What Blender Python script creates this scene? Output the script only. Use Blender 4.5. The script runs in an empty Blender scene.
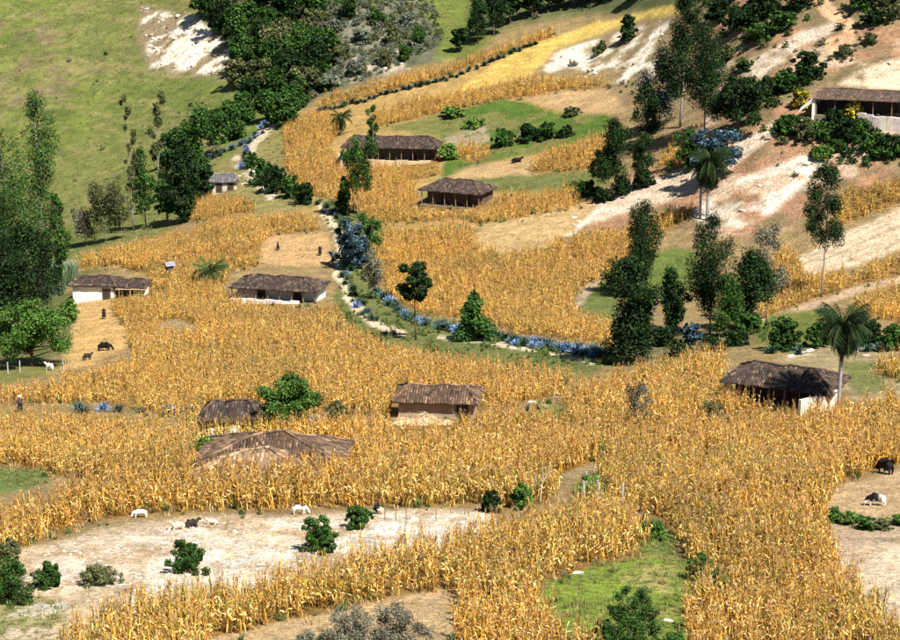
import bpy, bmesh, math, random
import numpy as np
from mathutils import Vector, Matrix

random.seed(7)
RNG = np.random.default_rng(11)
scene = bpy.context.scene
COL = scene.collection

# ------------------------------------------------------------------ camera
W0, H0, FPX = 900.0, 640.0, 2000.0           # photograph size and focal length in its pixels
HOR = -180.0                                  # row of the horizon, above the frame
PITCH = math.atan((H0 / 2 - HOR) / FPX)
CAMZ = 90.0
cam_d = bpy.data.cameras.new('camera')
cam = bpy.data.objects.new('camera', cam_d)
COL.objects.link(cam)
cam.location = (0, 0, CAMZ)
cam.rotation_euler = (math.pi / 2 - PITCH, 0, 0)
cam_d.sensor_width = 36.0
cam_d.lens = 36.0 * FPX / W0
cam_d.clip_start = 1.0
cam_d.clip_end = 8000.0
scene.camera = cam

# ------------------------------------------------------------------ light
SUN_EL = math.radians(54.0)
SUN_AZ = math.radians(143.0)                  # clockwise from +Y (the view direction): right and behind the camera
world = bpy.data.worlds.new('World')
scene.world = world
world.use_nodes = True
nt = world.node_tree
for n in list(nt.nodes):
    nt.nodes.remove(n)
sky = nt.nodes.new('ShaderNodeTexSky')
sky.sky_type = 'NISHITA'
sky.sun_disc = False
sky.sun_elevation = SUN_EL
sky.sun_rotation = SUN_AZ
sky.altitude = 2500
bg = nt.nodes.new('ShaderNodeBackground')
bg.inputs['Strength'].default_value = 0.05
wo = nt.nodes.new('ShaderNodeOutputWorld')
nt.links.new(sky.outputs[0], bg.inputs[0])
nt.links.new(bg.outputs[0], wo.inputs[0])
sd = bpy.data.lights.new('sun', 'SUN')
sd.energy = 5.0
sd.angle = math.radians(0.5)
sd.color = (1.0, 0.955, 0.88)
sun = bpy.data.objects.new('sun', sd)
COL.objects.link(sun)
sdir = Vector((math.sin(SUN_AZ) * math.cos(SUN_EL), math.cos(SUN_AZ) * math.cos(SUN_EL), math.sin(SUN_EL)))
sun.rotation_euler = sdir.to_track_quat('Z', 'Y').to_euler()
sun.location = (120, -60, 260)
vs = scene.view_settings
vs.view_transform = 'Standard'
vs.look = 'None'
vs.exposure = 1.0
vs.gamma = 1.0

# ------------------------------------------------------------------ helpers: noise, pixels to places
def _hash(ix, iy, s):
    h = (ix.astype(np.int64) * 374761393 + iy.astype(np.int64) * 668265263 + s * 1442695041) & 0xFFFFFFFF
    h = ((h ^ (h >> 13)) * 1274126177) & 0xFFFFFFFF
    h = h ^ (h >> 16)
    return (h & 0xFFFFFF) / float(0xFFFFFF)

def vnoise(x, y, s=0):
    ix, iy = np.floor(x), np.floor(y)
    fx, fy = x - ix, y - iy
    fx, fy = fx * fx * (3 - 2 * fx), fy * fy * (3 - 2 * fy)
    a, b = _hash(ix, iy, s), _hash(ix + 1, iy, s)
    c, d = _hash(ix, iy + 1, s), _hash(ix + 1, iy + 1, s)
    return (a + (b - a) * fx) * (1 - fy) + (c + (d - c) * fx) * fy

def fbm(x, y, scale, s=0, oct=4):
    v, a, t = 0, 1.0, 0
    for o in range(oct):
        v = v + a * vnoise(x / scale * 2 ** o, y / scale * 2 ** o, s + o * 17)
        t += a; a *= 0.55
    return v / t

# distance of the ground along the view direction, read from the size of people, animals, corn and houses
XK = [-300, 0, 120, 225, 340, 450, 600, 750, 900, 1200]
YK = [-600, -300, -100, 0, 50, 100, 150, 200, 250, 300, 350, 400, 450, 500, 560, 640, 760, 900, 1400]
DT = {
 -600: [1250] * 10,
 -300: [900, 880, 860, 840, 820, 800, 780, 740, 700, 680],
 -100: [650, 630, 620, 570, 540, 560, 530, 425, 395, 380],
 0:    [560, 545, 535, 500, 468, 482, 455, 372, 350, 338],
 50:   [530, 515, 505, 477, 446, 446, 420, 350, 334, 320],
 100:  [500, 485, 475, 455, 424, 404, 380, 329, 318, 305],
 150:  [465, 452, 438, 402, 375, 366, 346, 312, 303, 290],
 200:  [430, 418, 390, 346, 336, 331, 318, 297, 287, 275],
 250:  [375, 352, 315, 299, 297, 297, 291, 281, 266, 255],
 300:  [295, 285, 270, 266, 265, 265, 262, 254, 244, 236],
 350:  [232, 230, 226, 223, 222, 222, 220, 215, 208, 202],
 400:  [188, 187, 187, 186, 186, 186, 186, 183, 180, 176],
 450:  [158] * 10, 500: [136] * 10, 560: [117] * 10, 640: [99] * 10, 760: [80] * 10, 900: [62] * 10, 1400: [30] * 10,
}
XS = np.unique(np.concatenate([np.arange(-300, -60, 12), np.arange(-60, 962, 2.0), np.arange(970, 1200, 12)]))
YS = np.unique(np.concatenate([np.arange(-600, -60, 12), np.arange(-60, 702, 2.0), np.arange(710, 1400, 14)]))
rowD = np.array([np.interp(XS, XK, DT[k]) for k in YK])
Dg = np.empty((len(YS), len(XS)))
for j in range(len(XS)):
    Dg[:, j] = np.interp(YS, YK, rowD[:, j])

def smooth_axis(A, coord, w):
    # moving average over a fixed width of the coordinate, done on a regular resampling
    n = int((coord[-1] - coord[0]) / 4) + 1
    reg = np.linspace(coord[0], coord[-1], n)
    out = np.empty_like(A)
    k = max(3, int(w / 4) | 1)
    ker = np.hanning(k + 2)[1:-1]; ker /= ker.sum()
    for r in range(A.shape[0]):
        v = np.interp(reg, coord, A[r])
        sl = (v[1] - v[0]); sr = (v[-1] - v[-2])
        pad = k // 2
        v = np.concatenate([v[0] + sl * np.arange(-pad, 0), v, v[-1] + sr * np.arange(1, pad + 1)])
        out[r] = np.interp(coord, reg, np.convolve(v, ker, 'valid'))
    return out
Dg = smooth_axis(np.log(Dg), XS, 120)
Dg = np.exp(smooth_axis(Dg.T.copy(), YS, 60).T)

sp, cp = math.sin(PITCH), math.cos(PITCH)
def rays(x, y):
    a = (x - W0 / 2) / FPX
    b = -(y - H0 / 2) / FPX
    dy = cp + b * sp
    dz = -sp + b * cp
    return a / dy, dz / dy                       # X and Z per unit of Y
GX, GY = np.meshgrid(XS, YS)
rx, rz = rays(GX, GY)
TX, TY = rx * Dg, Dg.copy()
TZ = CAMZ + rz * Dg
rough_amp = 0.28 + 0.9 * np.clip((Dg - 330) / 120, 0, 1)
TZ = TZ + (fbm(TX, TY, 9.0, 3) - 0.5) * rough_amp * 1.5

def grid_at(A, x, y):
    x = np.asarray(x, float); y = np.asarray(y, float)
    i = np.clip(np.searchsorted(YS, y) - 1, 0, len(YS) - 2)
    j = np.clip(np.searchsorted(XS, x) - 1, 0, len(XS) - 2)
    fy = (y - YS[i]) / (YS[i + 1] - YS[i]); fx = (x - XS[j]) / (XS[j + 1] - XS[j])
    return (A[i, j] * (1 - fx) + A[i, j + 1] * fx) * (1 - fy) + (A[i + 1, j] * (1 - fx) + A[i + 1, j + 1] * fx) * fy

def pos(x, y):
    return Vector((float(grid_at(TX, x, y)), float(grid_at(TY, x, y)), float(grid_at(TZ, x, y))))

def ppm(x, y):                                    # photograph pixels per metre at a spot of ground
    p = pos(x, y)
    return FPX / (p.y * cp - (p.z - CAMZ) * sp)

_pts = None
def ground_z(X, Y):
    # height of the ground under any world point: find the pixel whose ground point is there
    x, y = 450 + FPX * X / (Y * 1.03), 300.0
    for _ in range(40):
        p = pos(x, y)
        ex, ey = X - p.x, Y - p.y
        if abs(ex) + abs(ey) < 0.01: break
        q = pos(x, y + 2.0)
        dY = (q.y - p.y) / 2.0
        y = min(1390, max(-590, y + max(-40, min(40, 0.9 * ey / (dY if abs(dY) > 1e-4 else -0.2)))))
        x = min(1190, max(-290, x + ex * ppm(x, y)))
    return pos(x, y).z

def inpoly(px, py, poly):
    px = np.asarray(px); py = np.asarray(py)
    r = np.zeros(px.shape, bool)
    n = len(poly)
    for i in range(n):
        x1, y1 = poly[i]; x2, y2 = poly[(i + 1) % n]
        if y1 == y2: continue
        c = ((y1 > py) != (y2 > py)) & (px < (x2 - x1) * (py - y1) / (y2 - y1) + x1)
        r ^= c
    return r

def polydist(px, py, poly, closed=True):
    d = np.full(np.shape(px), 1e9)
    n = len(poly)
    for i in range(n if closed else n - 1):
        x1, y1 = poly[i]; x2, y2 = poly[(i + 1) % n]
        vx, vy = x2 - x1, y2 - y1
        t = np.clip(((px - x1) * vx + (py - y1) * vy) / (vx * vx + vy * vy + 1e-9), 0, 1)
        d = np.minimum(d, np.hypot(px - x1 - t * vx, py - y1 - t * vy))
    return d

# ------------------------------------------------------------------ materials
def new_mat(name):
    m = bpy.data.materials.new(name); m.use_nodes = True
    t = m.node_tree
    for n in list(t.nodes): t.nodes.remove(n)
    o = t.nodes.new('ShaderNodeOutputMaterial')
    return m, t, o

def N(t, kind, **kw):
    n = t.nodes.new(kind)
    for k, v in kw.items():
        if k in n.inputs: n.inputs[k].default_value = v
        else: setattr(n, k, v)
    return n

def mixrgb(t, a, b, fac, mode='MIX'):
    n = t.nodes.new('ShaderNodeMix'); n.data_type = 'RGBA'; n.blend_type = mode
    for sock, v in ((n.inputs[0], fac), (n.inputs[6], a), (n.inputs[7], b)):
        if hasattr(v, 'links'): t.links.new(v, sock)
        elif isinstance(v, (int, float)): sock.default_value = v
        else: sock.default_value = (*v, 1) if len(v) == 3 else v
    return n.outputs[2]

def ramp(t, val, stops):
    r = t.nodes.new('ShaderNodeValToRGB')
    e = r.color_ramp.elements
    while len(e) < len(stops): e.new(0.5)
    for el, (p, c) in zip(e, stops):
        el.position = p
        el.color = (*c, 1) if len(c) == 3 else c
    t.links.new(val, r.inputs[0])
    return r.outputs[0]

def surface_mat(name, rough=0.9, nscale=3.0, amount=0.35, bump=0.3, bscale=None, rnd=0.0):
    """colour from the mesh attribute Col, broken by noise and a little relief"""
    m, t, o = new_mat(name)
    at = N(t, 'ShaderNodeAttribute', attribute_name='Col')
    tc = N(t, 'ShaderNodeNewGeometry')
    nz = N(t, 'ShaderNodeTexNoise', Scale=nscale, Detail=6.0, Roughness=0.65)
    t.links.new(tc.outputs['Position'], nz.inputs['Vector'])
    var = ramp(t, nz.outputs['Fac'], [(0.25, (1 - amount,) * 3), (0.75, (1 + amount * 0.6,) * 3)])
    c = mixrgb(t, at.outputs['Color'], var, 1.0, 'MULTIPLY')
    if rnd > 0:
        oi = N(t, 'ShaderNodeObjectInfo')
        c = mixrgb(t, c, ramp(t, oi.outputs['Random'], [(0, (1 - rnd,) * 3), (1, (1 + rnd,) * 3)]), 1.0, 'MULTIPLY')
    b = N(t, 'ShaderNodeBsdfPrincipled', Roughness=rough)
    b.inputs['Specular IOR Level'].default_value = 0.2
    t.links.new(c, b.inputs['Base Color'])
    if bump > 0:
        n2 = N(t, 'ShaderNodeTexNoise', Scale=bscale or nscale * 4, Detail=4.0)
        t.links.new(tc.outputs['Position'], n2.inputs['Vector'])
        bp = N(t, 'ShaderNodeBump', Strength=bump, Distance=0.1)
        t.links.new(n2.outputs['Fac'], bp.inputs['Height'])
        t.links.new(bp.outputs[0], b.inputs['Normal'])
    t.links.new(b.outputs[0], o.inputs[0])
    return m

def leaf_mat(name, trans=0.25, rough=0.55, rnd=0.2, spec=0.25, patch=None):
    m, t, o = new_mat(name)
    at = N(t, 'ShaderNodeAttribute', attribute_name='Col')
    oi = N(t, 'ShaderNodeObjectInfo')
    c = mixrgb(t, at.outputs['Color'], ramp(t, oi.outputs['Random'], [(0, (1 - rnd,) * 3), (1, (1 + rnd,) * 3)]), 1.0, 'MULTIPLY')
    if patch:
        g = N(t, 'ShaderNodeNewGeometry')
        nz = N(t, 'ShaderNodeTexNoise', Scale=0.085, Detail=4.0, Roughness=0.6)
        t.links.new(g.outputs['Position'], nz.inputs['Vector'])
        c = mixrgb(t, c, ramp(t, nz.outputs['Fac'], patch), 1.0, 'MULTIPLY')
    b = N(t, 'ShaderNodeBsdfPrincipled', Roughness=rough)
    b.inputs['Specular IOR Level'].default_value = spec
    t.links.new(c, b.inputs['Base Color'])
    tr = N(t, 'ShaderNodeBsdfTranslucent')
    t.links.new(c, tr.inputs['Color'])
    mx = N(t, 'ShaderNodeMixShader', Fac=trans)
    t.links.new(b.outputs[0], mx.inputs[1]); t.links.new(tr.outputs[0], mx.inputs[2])
    t.links.new(mx.outputs[0], o.inputs[0])
    return m

M = {
 'corn': leaf_mat('dry_corn', 0.18, 0.7, 0.22, 0.08, [(0.3, (0.66, 0.68, 0.70)), (0.45, (0.92, 0.92, 0.9)), (0.58, (1, 1, 1)), (0.72, (1.14, 1.03, 0.82))]),
 'leaf': leaf_mat('foliage', 0.15, 0.6, 0.12, 0.10),
 'palm': leaf_mat('palm_frond', 0.12, 0.75, 0.15, 0.08),
 'agave': leaf_mat('agave_blade', 0.05, 0.55, 0.25, 0.3),
 'grass': leaf_mat('grass_blade', 0.25, 0.6, 0.25, 0.15),
 'bark': surface_mat('bark', 0.9, 2.5, 0.4, 0.5),
 'wall': surface_mat('adobe_plaster', 0.95, 1.2, 0.3, 0.4, 8),
 'roof': surface_mat('roof_tile', 0.9, 1.6, 0.5, 0.4, 9),
 'wood': surface_mat('old_wood', 0.85, 3.0, 0.45, 0.4),
 'rock': surface_mat('pale_rock', 0.95, 0.8, 0.35, 0.6, 3, 0.15),
 'hide': surface_mat('animal_coat', 0.8, 4.0, 0.15, 0.1),
 'cloth': surface_mat('clothing', 0.9, 6.0, 0.2, 0.1),
}

# ground material: colour attribute, broken up at several scales, rough relief
m, t, o = new_mat('ground')
at = N(t, 'ShaderNodeAttribute', attribute_name='Col')
g = N(t, 'ShaderNodeNewGeometry')
def gn(scale, detail, lo, hi, amt_lo, amt_hi):
    nz = N(t, 'ShaderNodeTexNoise', Scale=scale, Detail=detail, Roughness=0.7)
    t.links.new(g.outputs['Position'], nz.inputs['Vector'])
    return ramp(t, nz.outputs['Fac'], [(lo, amt_lo), (hi, amt_hi)]), nz
c1, n1 = gn(0.35, 8.0, 0.3, 0.7, (0.62, 0.64, 0.62), (1.3, 1.26, 1.22))
c2, n2 = gn(2.4, 6.0, 0.3, 0.7, (0.5, 0.5, 0.48), (1.38, 1.38, 1.36))
c3, n3 = gn(11.0, 3.0, 0.35, 0.65, (0.6, 0.6, 0.6), (1.32, 1.32, 1.3))
c = mixrgb(t, at.outputs['Color'], c1, 1.0, 'MULTIPLY')
c = mixrgb(t, c, c2, 1.0, 'MULTIPLY')
c = mixrgb(t, c, c3, 1.0, 'MULTIPLY')
b = N(t, 'ShaderNodeBsdfPrincipled', Roughness=0.95)
b.inputs['Specular IOR Level'].default_value = 0.1
t.links.new(c, b.inputs['Base Color'])
bp = N(t, 'ShaderNodeBump', Strength=1.0, Distance=0.4)
t.links.new(n2.outputs['Fac'], bp.inputs['Height'])
t.links.new(bp.outputs[0], b.inputs['Normal'])
t.links.new(b.outputs[0], o.inputs[0])
M['ground'] = m

# ------------------------------------------------------------------ mesh helpers
def np_mesh(name, V, F, C, mat):
    """V (n,3), F (m,3|4), C (n,3) -> mesh with a Col attribute"""
    V = np.asarray(V, np.float32); F = np.asarray(F, np.int32)
    me = bpy.data.meshes.new(name)
    k = F.shape[1]
    me.vertices.add(len(V)); me.vertices.foreach_set('co', V.ravel())
    me.loops.add(F.size); me.loops.foreach_set('vertex_index', F.ravel())
    me.polygons.add(len(F))
    me.polygons.foreach_set('loop_start', np.arange(0, F.size, k, dtype=np.int32))
    me.polygons.foreach_set('loop_total', np.full(len(F), k, np.int32))
    a = me.attributes.new('Col', 'FLOAT_COLOR', 'POINT')
    cc = np.ones((len(V), 4), np.float32); cc[:, :3] = C
    a.data.foreach_set('color', cc.ravel())
    me.update(calc_edges=True)
    me.validate()
    me.materials.append(mat)
    return me

class MB:
    """collects polygons of mixed size for one mesh"""
    def __init__(s): s.v, s.f, s.c = [], [], []
    def add(s, verts, faces, col):
        o = len(s.v)
        s.v += [tuple(v) for v in verts]
        s.f += [tuple(i + o for i in f) for f in faces]
        if isinstance(col, list): s.c += col
        else: s.c += [col] * len(verts)
    def box(s, c, d, col, rz=0.0, jit=0.0):
        cx, cy, cz = c; dx, dy, dz = d[0] / 2, d[1] / 2, d[2] / 2
        ca, sa = math.cos(rz), math.sin(rz)
        vs_ = []
        for z in (-dz, dz):
            for (x, y) in ((-dx, -dy), (dx, -dy), (dx, dy), (-dx, dy)):
                x += random.uniform(-jit, jit); y += random.uniform(-jit, jit)
                vs_.append((cx + x * ca - y * sa, cy + x * sa + y * ca, cz + z + random.uniform(-jit, jit)))
        s.add(vs_, [(3, 2, 1, 0), (4, 5, 6, 7), (0, 1, 5, 4), (1, 2, 6, 5), (2, 3, 7, 6), (3, 0, 4, 7)], col)
    def tube(s, pts, rad, col, n=6):
        P = [Vector(p) for p in pts]
        rings = []
        for i, p in enumerate(P):
            d = (P[min(i + 1, len(P) - 1)] - P[max(i - 1, 0)])
            if d.length < 1e-6: d = Vector((0, 0, 1))
            d.normalize()
            u = d.orthogonal().normalized() if i == 0 else (rings_u - d * rings_u.dot(d)).normalized()
            rings_u = u
            w = d.cross(u)
            rings.append([p + (u * math.cos(2 * math.pi * k / n) + w * math.sin(2 * math.pi * k / n)) * rad[i] for k in range(n)])
        vs_ = [v for r in rings for v in r]
        fs = []
        for i in range(len(P) - 1):
            for k in range(n):
                fs.append((i * n + k, i * n + (k + 1) % n, (i + 1) * n + (k + 1) % n, (i + 1) * n + k))
        fs.append(tuple(range(n - 1, -1, -1)))
        fs.append(tuple((len(P) - 1) * n + k for k in range(n)))
        s.add(vs_, fs, col)
    def mesh(s, name, mat, smooth=False):
        me = bpy.data.meshes.new(name)
        me.from_pydata(s.v, [], s.f)
        a = me.attributes.new('Col', 'FLOAT_COLOR', 'POINT')
        cc = np.ones((len(s.v), 4), np.float32); cc[:, :3] = np.array(s.c)
        a.data.foreach_set('color', cc.ravel())
        if smooth: me.polygons.foreach_set('use_smooth', [True] * len(me.polygons))
        me.update(); me.materials.append(mat)
        return me

def link(name, data, parent=None, loc=None, rot=None, scl=None):
    o = bpy.data.objects.new(name, data); COL.objects.link(o)
    if parent: o.parent = parent
    if loc is not None: o.location = loc
    if rot is not None: o.rotation_euler = rot
    if scl is not None: o.scale = scl
    return o

def tag(o, label, cat, group=None, kind=None):
    o['label'] = label
    o['category'] = cat
    if group: o['group'] = group
    if kind: o['kind'] = kind
    return o

# ------------------------------------------------------------------ fields: outlines of the ground they stand on, in photograph pixels
FIELDS = {
 'ravine': [[(66, 272), (80, 262), (130, 248), (190, 236), (215, 224), (300, 216), (322, 230), (270, 236), (258, 248), (262, 266), (230, 272), (228, 284), (205, 290), (150, 276), (120, 266)],
            [(186, 210), (200, 200), (250, 203), (258, 212), (215, 219), (190, 221)]],
 'mid': [[(108, 300), (150, 283), (200, 284), (232, 293), (300, 307), (333, 306), (350, 332), (385, 350), (440, 362), (540, 374), (578, 380), (548, 400), (520, 404), (470, 416), (400, 420), (330, 412), (262, 424), (205, 424), (100, 404), (-70, 404), (-70, 398), (0, 396), (45, 388), (88, 380), (134, 364), (132, 345)]],
 'low': [[(-70, 427), (100, 428), (205, 436), (250, 438), (330, 434), (400, 422), (480, 422), (520, 418), (570, 426), (604, 440), (600, 458), (572, 472), (540, 482), (340, 484), (200, 484), (100, 482), (56, 474), (0, 464), (-70, 462)]],
 'terrace': [[(45, 508), (100, 496), (200, 494), (340, 493), (540, 490), (556, 494), (548, 504), (520, 508), (480, 504), (430, 506), (380, 506), (240, 511), (150, 513), (100, 520), (60, 532), (25, 546), (0, 558), (-70, 566), (-70, 524), (0, 522)]],
 'front': [[(52, 720), (60, 655), (100, 628), (160, 612), (215, 604), (260, 594), (310, 583), (365, 570), (430, 556), (470, 545), (505, 540), (560, 526), (588, 506), (604, 506), (640, 520), (652, 550), (640, 557), (590, 568), (545, 582), (536, 605), (556, 634), (600, 655), (600, 720), (470, 720), (456, 640), (458, 594), (430, 592), (360, 604), (280, 622), (205, 644), (190, 720)]],
 'right': [[(600, 472), (612, 452), (606, 438), (640, 432), (720, 428), (800, 420), (900, 412), (970, 408), (970, 460), (900, 465), (845, 482), (828, 508), (826, 548), (862, 604), (900, 634), (970, 690), (970, 720), (690, 720), (684, 640), (690, 604), (706, 582), (690, 562), (668, 532), (655, 520), (640, 512), (606, 498)]],
 'palm': [[(548, 410), (585, 388), (625, 381), (655, 372), (720, 361), (728, 366), (722, 384), (760, 404), (800, 412), (846, 404), (850, 416), (900, 406), (900, 411), (800, 419), (720, 427), (640, 431), (606, 436), (575, 424)],
          [(872, 374), (880, 362), (905, 360), (970, 358), (970, 385), (900, 380)]],
 'lane': [[(372, 246), (386, 232), (470, 228), (478, 246), (500, 258), (545, 250), (590, 236), (640, 228), (655, 240), (650, 262), (612, 275), (580, 288), (572, 308), (585, 318), (612, 330), (610, 346), (560, 338), (520, 336), (480, 318), (450, 318), (420, 314), (395, 300), (378, 280)],
          [(645, 224), (690, 207), (692, 216), (658, 238)]],
 'slope': [[(765, 265), (785, 250), (800, 262), (805, 282), (850, 274), (900, 258), (970, 230), (970, 262), (900, 274), (850, 288), (815, 300), (780, 312), (762, 318), (757, 295)],
           [(850, 306), (870, 295), (900, 286), (970, 262), (970, 320), (900, 325), (880, 318)],
           [(835, 206), (850, 192), (900, 180), (970, 160), (970, 185), (900, 204), (850, 222), (832, 228)]],
 'cottage': [[(285, 168), (283, 132), (305, 116), (345, 119), (340, 132), (328, 148), (336, 160), (380, 158), (440, 158), (442, 172), (415, 182), (420, 198), (456, 206), (470, 212), (468, 220), (385, 224), (365, 218), (340, 205), (318, 198), (298, 188)],
             [(470, 222), (475, 206), (500, 197), (540, 196), (578, 190), (580, 205), (560, 213), (480, 225)],
             [(530, 172), (540, 158), (590, 138), (605, 140), (602, 165), (580, 172)],
             [(453, 159), (460, 149), (488, 147), (491, 155), (475, 161)],
             [(655, 170), (668, 150), (690, 146), (688, 165)]],
 'strip': [[(318, 106), (325, 98), (371, 85), (440, 70), (507, 47), (551, 32), (556, 37), (530, 46), (490, 59), (421, 84), (364, 98)],
           [(368, 123), (375, 115), (440, 98), (520, 83), (600, 82), (612, 85), (560, 91), (524, 97), (440, 113), (382, 126)]],
}
BARE = [[(152, 326), (175, 320), (206, 328), (197, 339), (165, 339)], [(178, 349), (236, 347), (236, 353), (180, 355)],
        [(505, 413), (540, 400), (575, 412), (560, 420)], [(562, 476), (600, 462), (604, 467), (570, 482)]]
HOUSE_HOLES = [[(386, 442), (394, 396), (482, 396), (484, 428), (450, 442)], [(200, 440), (203, 404), (262, 404), (262, 436)],
               [(196, 482), (200, 444), (346, 444), (348, 474)], [(70, 312), (70, 276), (150, 272), (152, 302), (120, 306)],
               [(226, 300), (232, 274), (330, 276), (334, 316), (300, 322)], [(336, 166), (336, 130), (444, 132), (446, 174)],
               [(414, 210), (414, 182), (500, 180), (500, 206), (462, 218)], [(722, 394), (724, 358), (770, 350), (846, 372), (846, 412), (800, 424), (760, 416)]]

# ------------------------------------------------------------------ the ground sheet
print('ground')
PX, PY = GX, GY
wx = PX + (fbm(TX, TY, 5.0, 41) - 0.5) * 14 * np.clip(150 / TY, 0.35, 1.2)
wy = PY + (fbm(TX, TY, 5.0, 57) - 0.5) * 9 * np.clip(150 / TY, 0.35, 1.2)
GC = np.empty(PX.shape + (3,))
GC[:] = (0.30, 0.215, 0.105)
def paint(poly, col, soft=4.0, amt=1.0, nz=None):
    ins = inpoly(wx, wy, poly)
    d = polydist(wx, wy, poly)
    sdist = np.where(ins, d, -d)
    w = np.clip(sdist / soft + 0.5, 0, 1) * amt
    if nz is not None: w = w * nz
    GC[:] = GC * (1 - w[..., None]) + np.array(col) * w[..., None]
def paintline(pts, width, col, amt=1.0, nz=None):
    d = polydist(wx, wy, pts, closed=False)
    w = np.clip((width / 2 - d) / (width * 0.25) + 0.5, 0, 1) * amt
    if nz is not None: w = w * nz
    GC[:] = GC * (1 - w[..., None]) + np.array(col) * w[..., None]
def thr(scale, lo, hi, s, oct=4):
    return np.clip((fbm(TX, TY, scale, s, oct) - lo) / (hi - lo), 0, 1)
OLIVE = (0.142, 0.172, 0.042); GREEN = (0.085, 0.15, 0.026); TAN = (0.44, 0.30, 0.155); STRAW = (0.50, 0.335, 0.12)
PINK = (0.36, 0.205, 0.125); WHITE = (0.78, 0.70, 0.60); SCRUB = (0.075, 0.09, 0.045); DRYG = (0.245, 0.215, 0.085)
# left hillside
paint([(-300, 300), (40, 300), (80, 262), (190, 218), (240, 150), (300, 100), (250, 70), (180, 0), (180, -600), (-300, -600)], OLIVE, 8)
paint([(-300, 300), (60, 300), (190, 215), (250, 110), (200, 0), (150, -200), (-300, -200)], (0.20, 0.19, 0.07), 8, 0.75, thr(30, 0.42, 0.62, 5))
paint([(-300, 300), (60, 300), (190, 215), (250, 110), (200, 0), (-300, -200)], (0.115, 0.155, 0.038), 8, 0.6, thr(45, 0.5, 0.65, 8))
paint([(-80, 130), (80, 100), (85, 60), (30, 0), (-80, 0)], (0.20, 0.145, 0.10), 20, 0.6, thr(8, 0.52, 0.6, 15))
paint([(-300, 300), (60, 300), (190, 215), (250, 110), (200, 0), (-300, -200)], (0.26, 0.21, 0.10), 8, 0.45, np.clip((fbm(TX, TZ * 13.0, 10.0, 101) - 0.56) / 0.06, 0, 1))
paint([(-300, 300), (60, 300), (190, 215), (250, 110), (200, 0), (-300, -200)], (0.085, 0.115, 0.03), 8, 0.5, np.clip((fbm(TX, TZ * 9.0, 8.0, 103) - 0.56) / 0.06, 0, 1))
paint([(140, 4), (200, 20), (235, 55), (250, 85), (205, 76), (150, 72), (138, 40)], (0.30, 0.225, 0.15), 10, 0.85)
paint([(140, 4), (200, 20), (238, 55), (245, 80), (205, 74), (152, 66), (145, 40)], WHITE, 6, 0.95, np.clip((fbm(TX, TY * 2.2, 9.0, 22) - 0.53) / 0.06, 0, 1))
# wooded rocky hill and the meadow beside it
paint([(185, -600), (200, 20), (250, 70), (290, 112), (330, 92), (440, 60), (450, 30), (420, 0), (430, -600)], SCRUB, 8)
paint([(320, 0), (420, 0), (440, 55), (400, 70), (330, 92), (345, 40)], (0.20, 0.19, 0.14), 12, 0.95, thr(8, 0.30, 0.5, 31))
paint([(350, 45), (400, 45), (410, 70), (352, 82)], (0.5, 0.42, 0.33), 6, 0.85, thr(6, 0.5, 0.62, 33))
paint([(420, -600), (415, 0), (440, 35), (435, 58), (470, 58), (500, 30), (480, 0), (700, -600)], OLIVE, 8)
paint([(470, 40), (545, 20), (700, 6), (1200, -20), (1200, -600), (480, -600)], (0.11, 0.125, 0.05), 10)
# fields of stubble and grass in the middle distance
paint([(300, 215), (285, 130), (320, 104), (440, 70), (551, 32), (560, 50), (530, 76), (610, 84), (610, 210), (560, 240), (460, 240)], (0.40, 0.265, 0.10), 6)
paint([(300, 200), (330, 112), (440, 80), (610, 84), (610, 210), (560, 240), (460, 230)], (0.20, 0.19, 0.07), 6, 0.7, thr(14, 0.50, 0.6, 72))
paint([(200, 205), (215, 165), (262, 140), (290, 112), (285, 165), (300, 190), (320, 205), (258, 216)], DRYG, 6)
paint([(384, 130), (440, 114), (500, 99), (530, 104), (560, 114), (606, 112), (616, 126), (590, 138), (545, 152), (500, 160), (455, 176), (440, 180), (448, 152), (440, 134)], GREEN, 5)
paint([(384, 130), (440, 114), (500, 99), (606, 112), (545, 152), (455, 176), (440, 134)], (0.20, 0.18, 0.065), 5, 0.8, thr(7, 0.50, 0.6, 58))
paint([(444, 138), (486, 124), (492, 138), (470, 148), (450, 148)], (0.33, 0.27, 0.17), 4)
paint([(500, 98), (600, 84), (640, 90), (625, 114), (570, 114), (540, 104)], (0.46, 0.31, 0.16), 4)
paint([(440, 182), (470, 166), (540, 158), (535, 174), (500, 178), (460, 184)], TAN, 4)
paint([(462, 180), (540, 174), (610, 168), (612, 186), (560, 192), (500, 192)], (0.155, 0.17, 0.055), 4)
paint([(440, 100), (505, 58), (522, 44), (556, 48), (545, 62), (530, 76), (480, 88)], (0.58, 0.40, 0.11), 3)
paint([(535, 46), (600, 22), (672, 4), (680, 12), (610, 38), (560, 50)], (0.60, 0.43, 0.12), 3)
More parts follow.
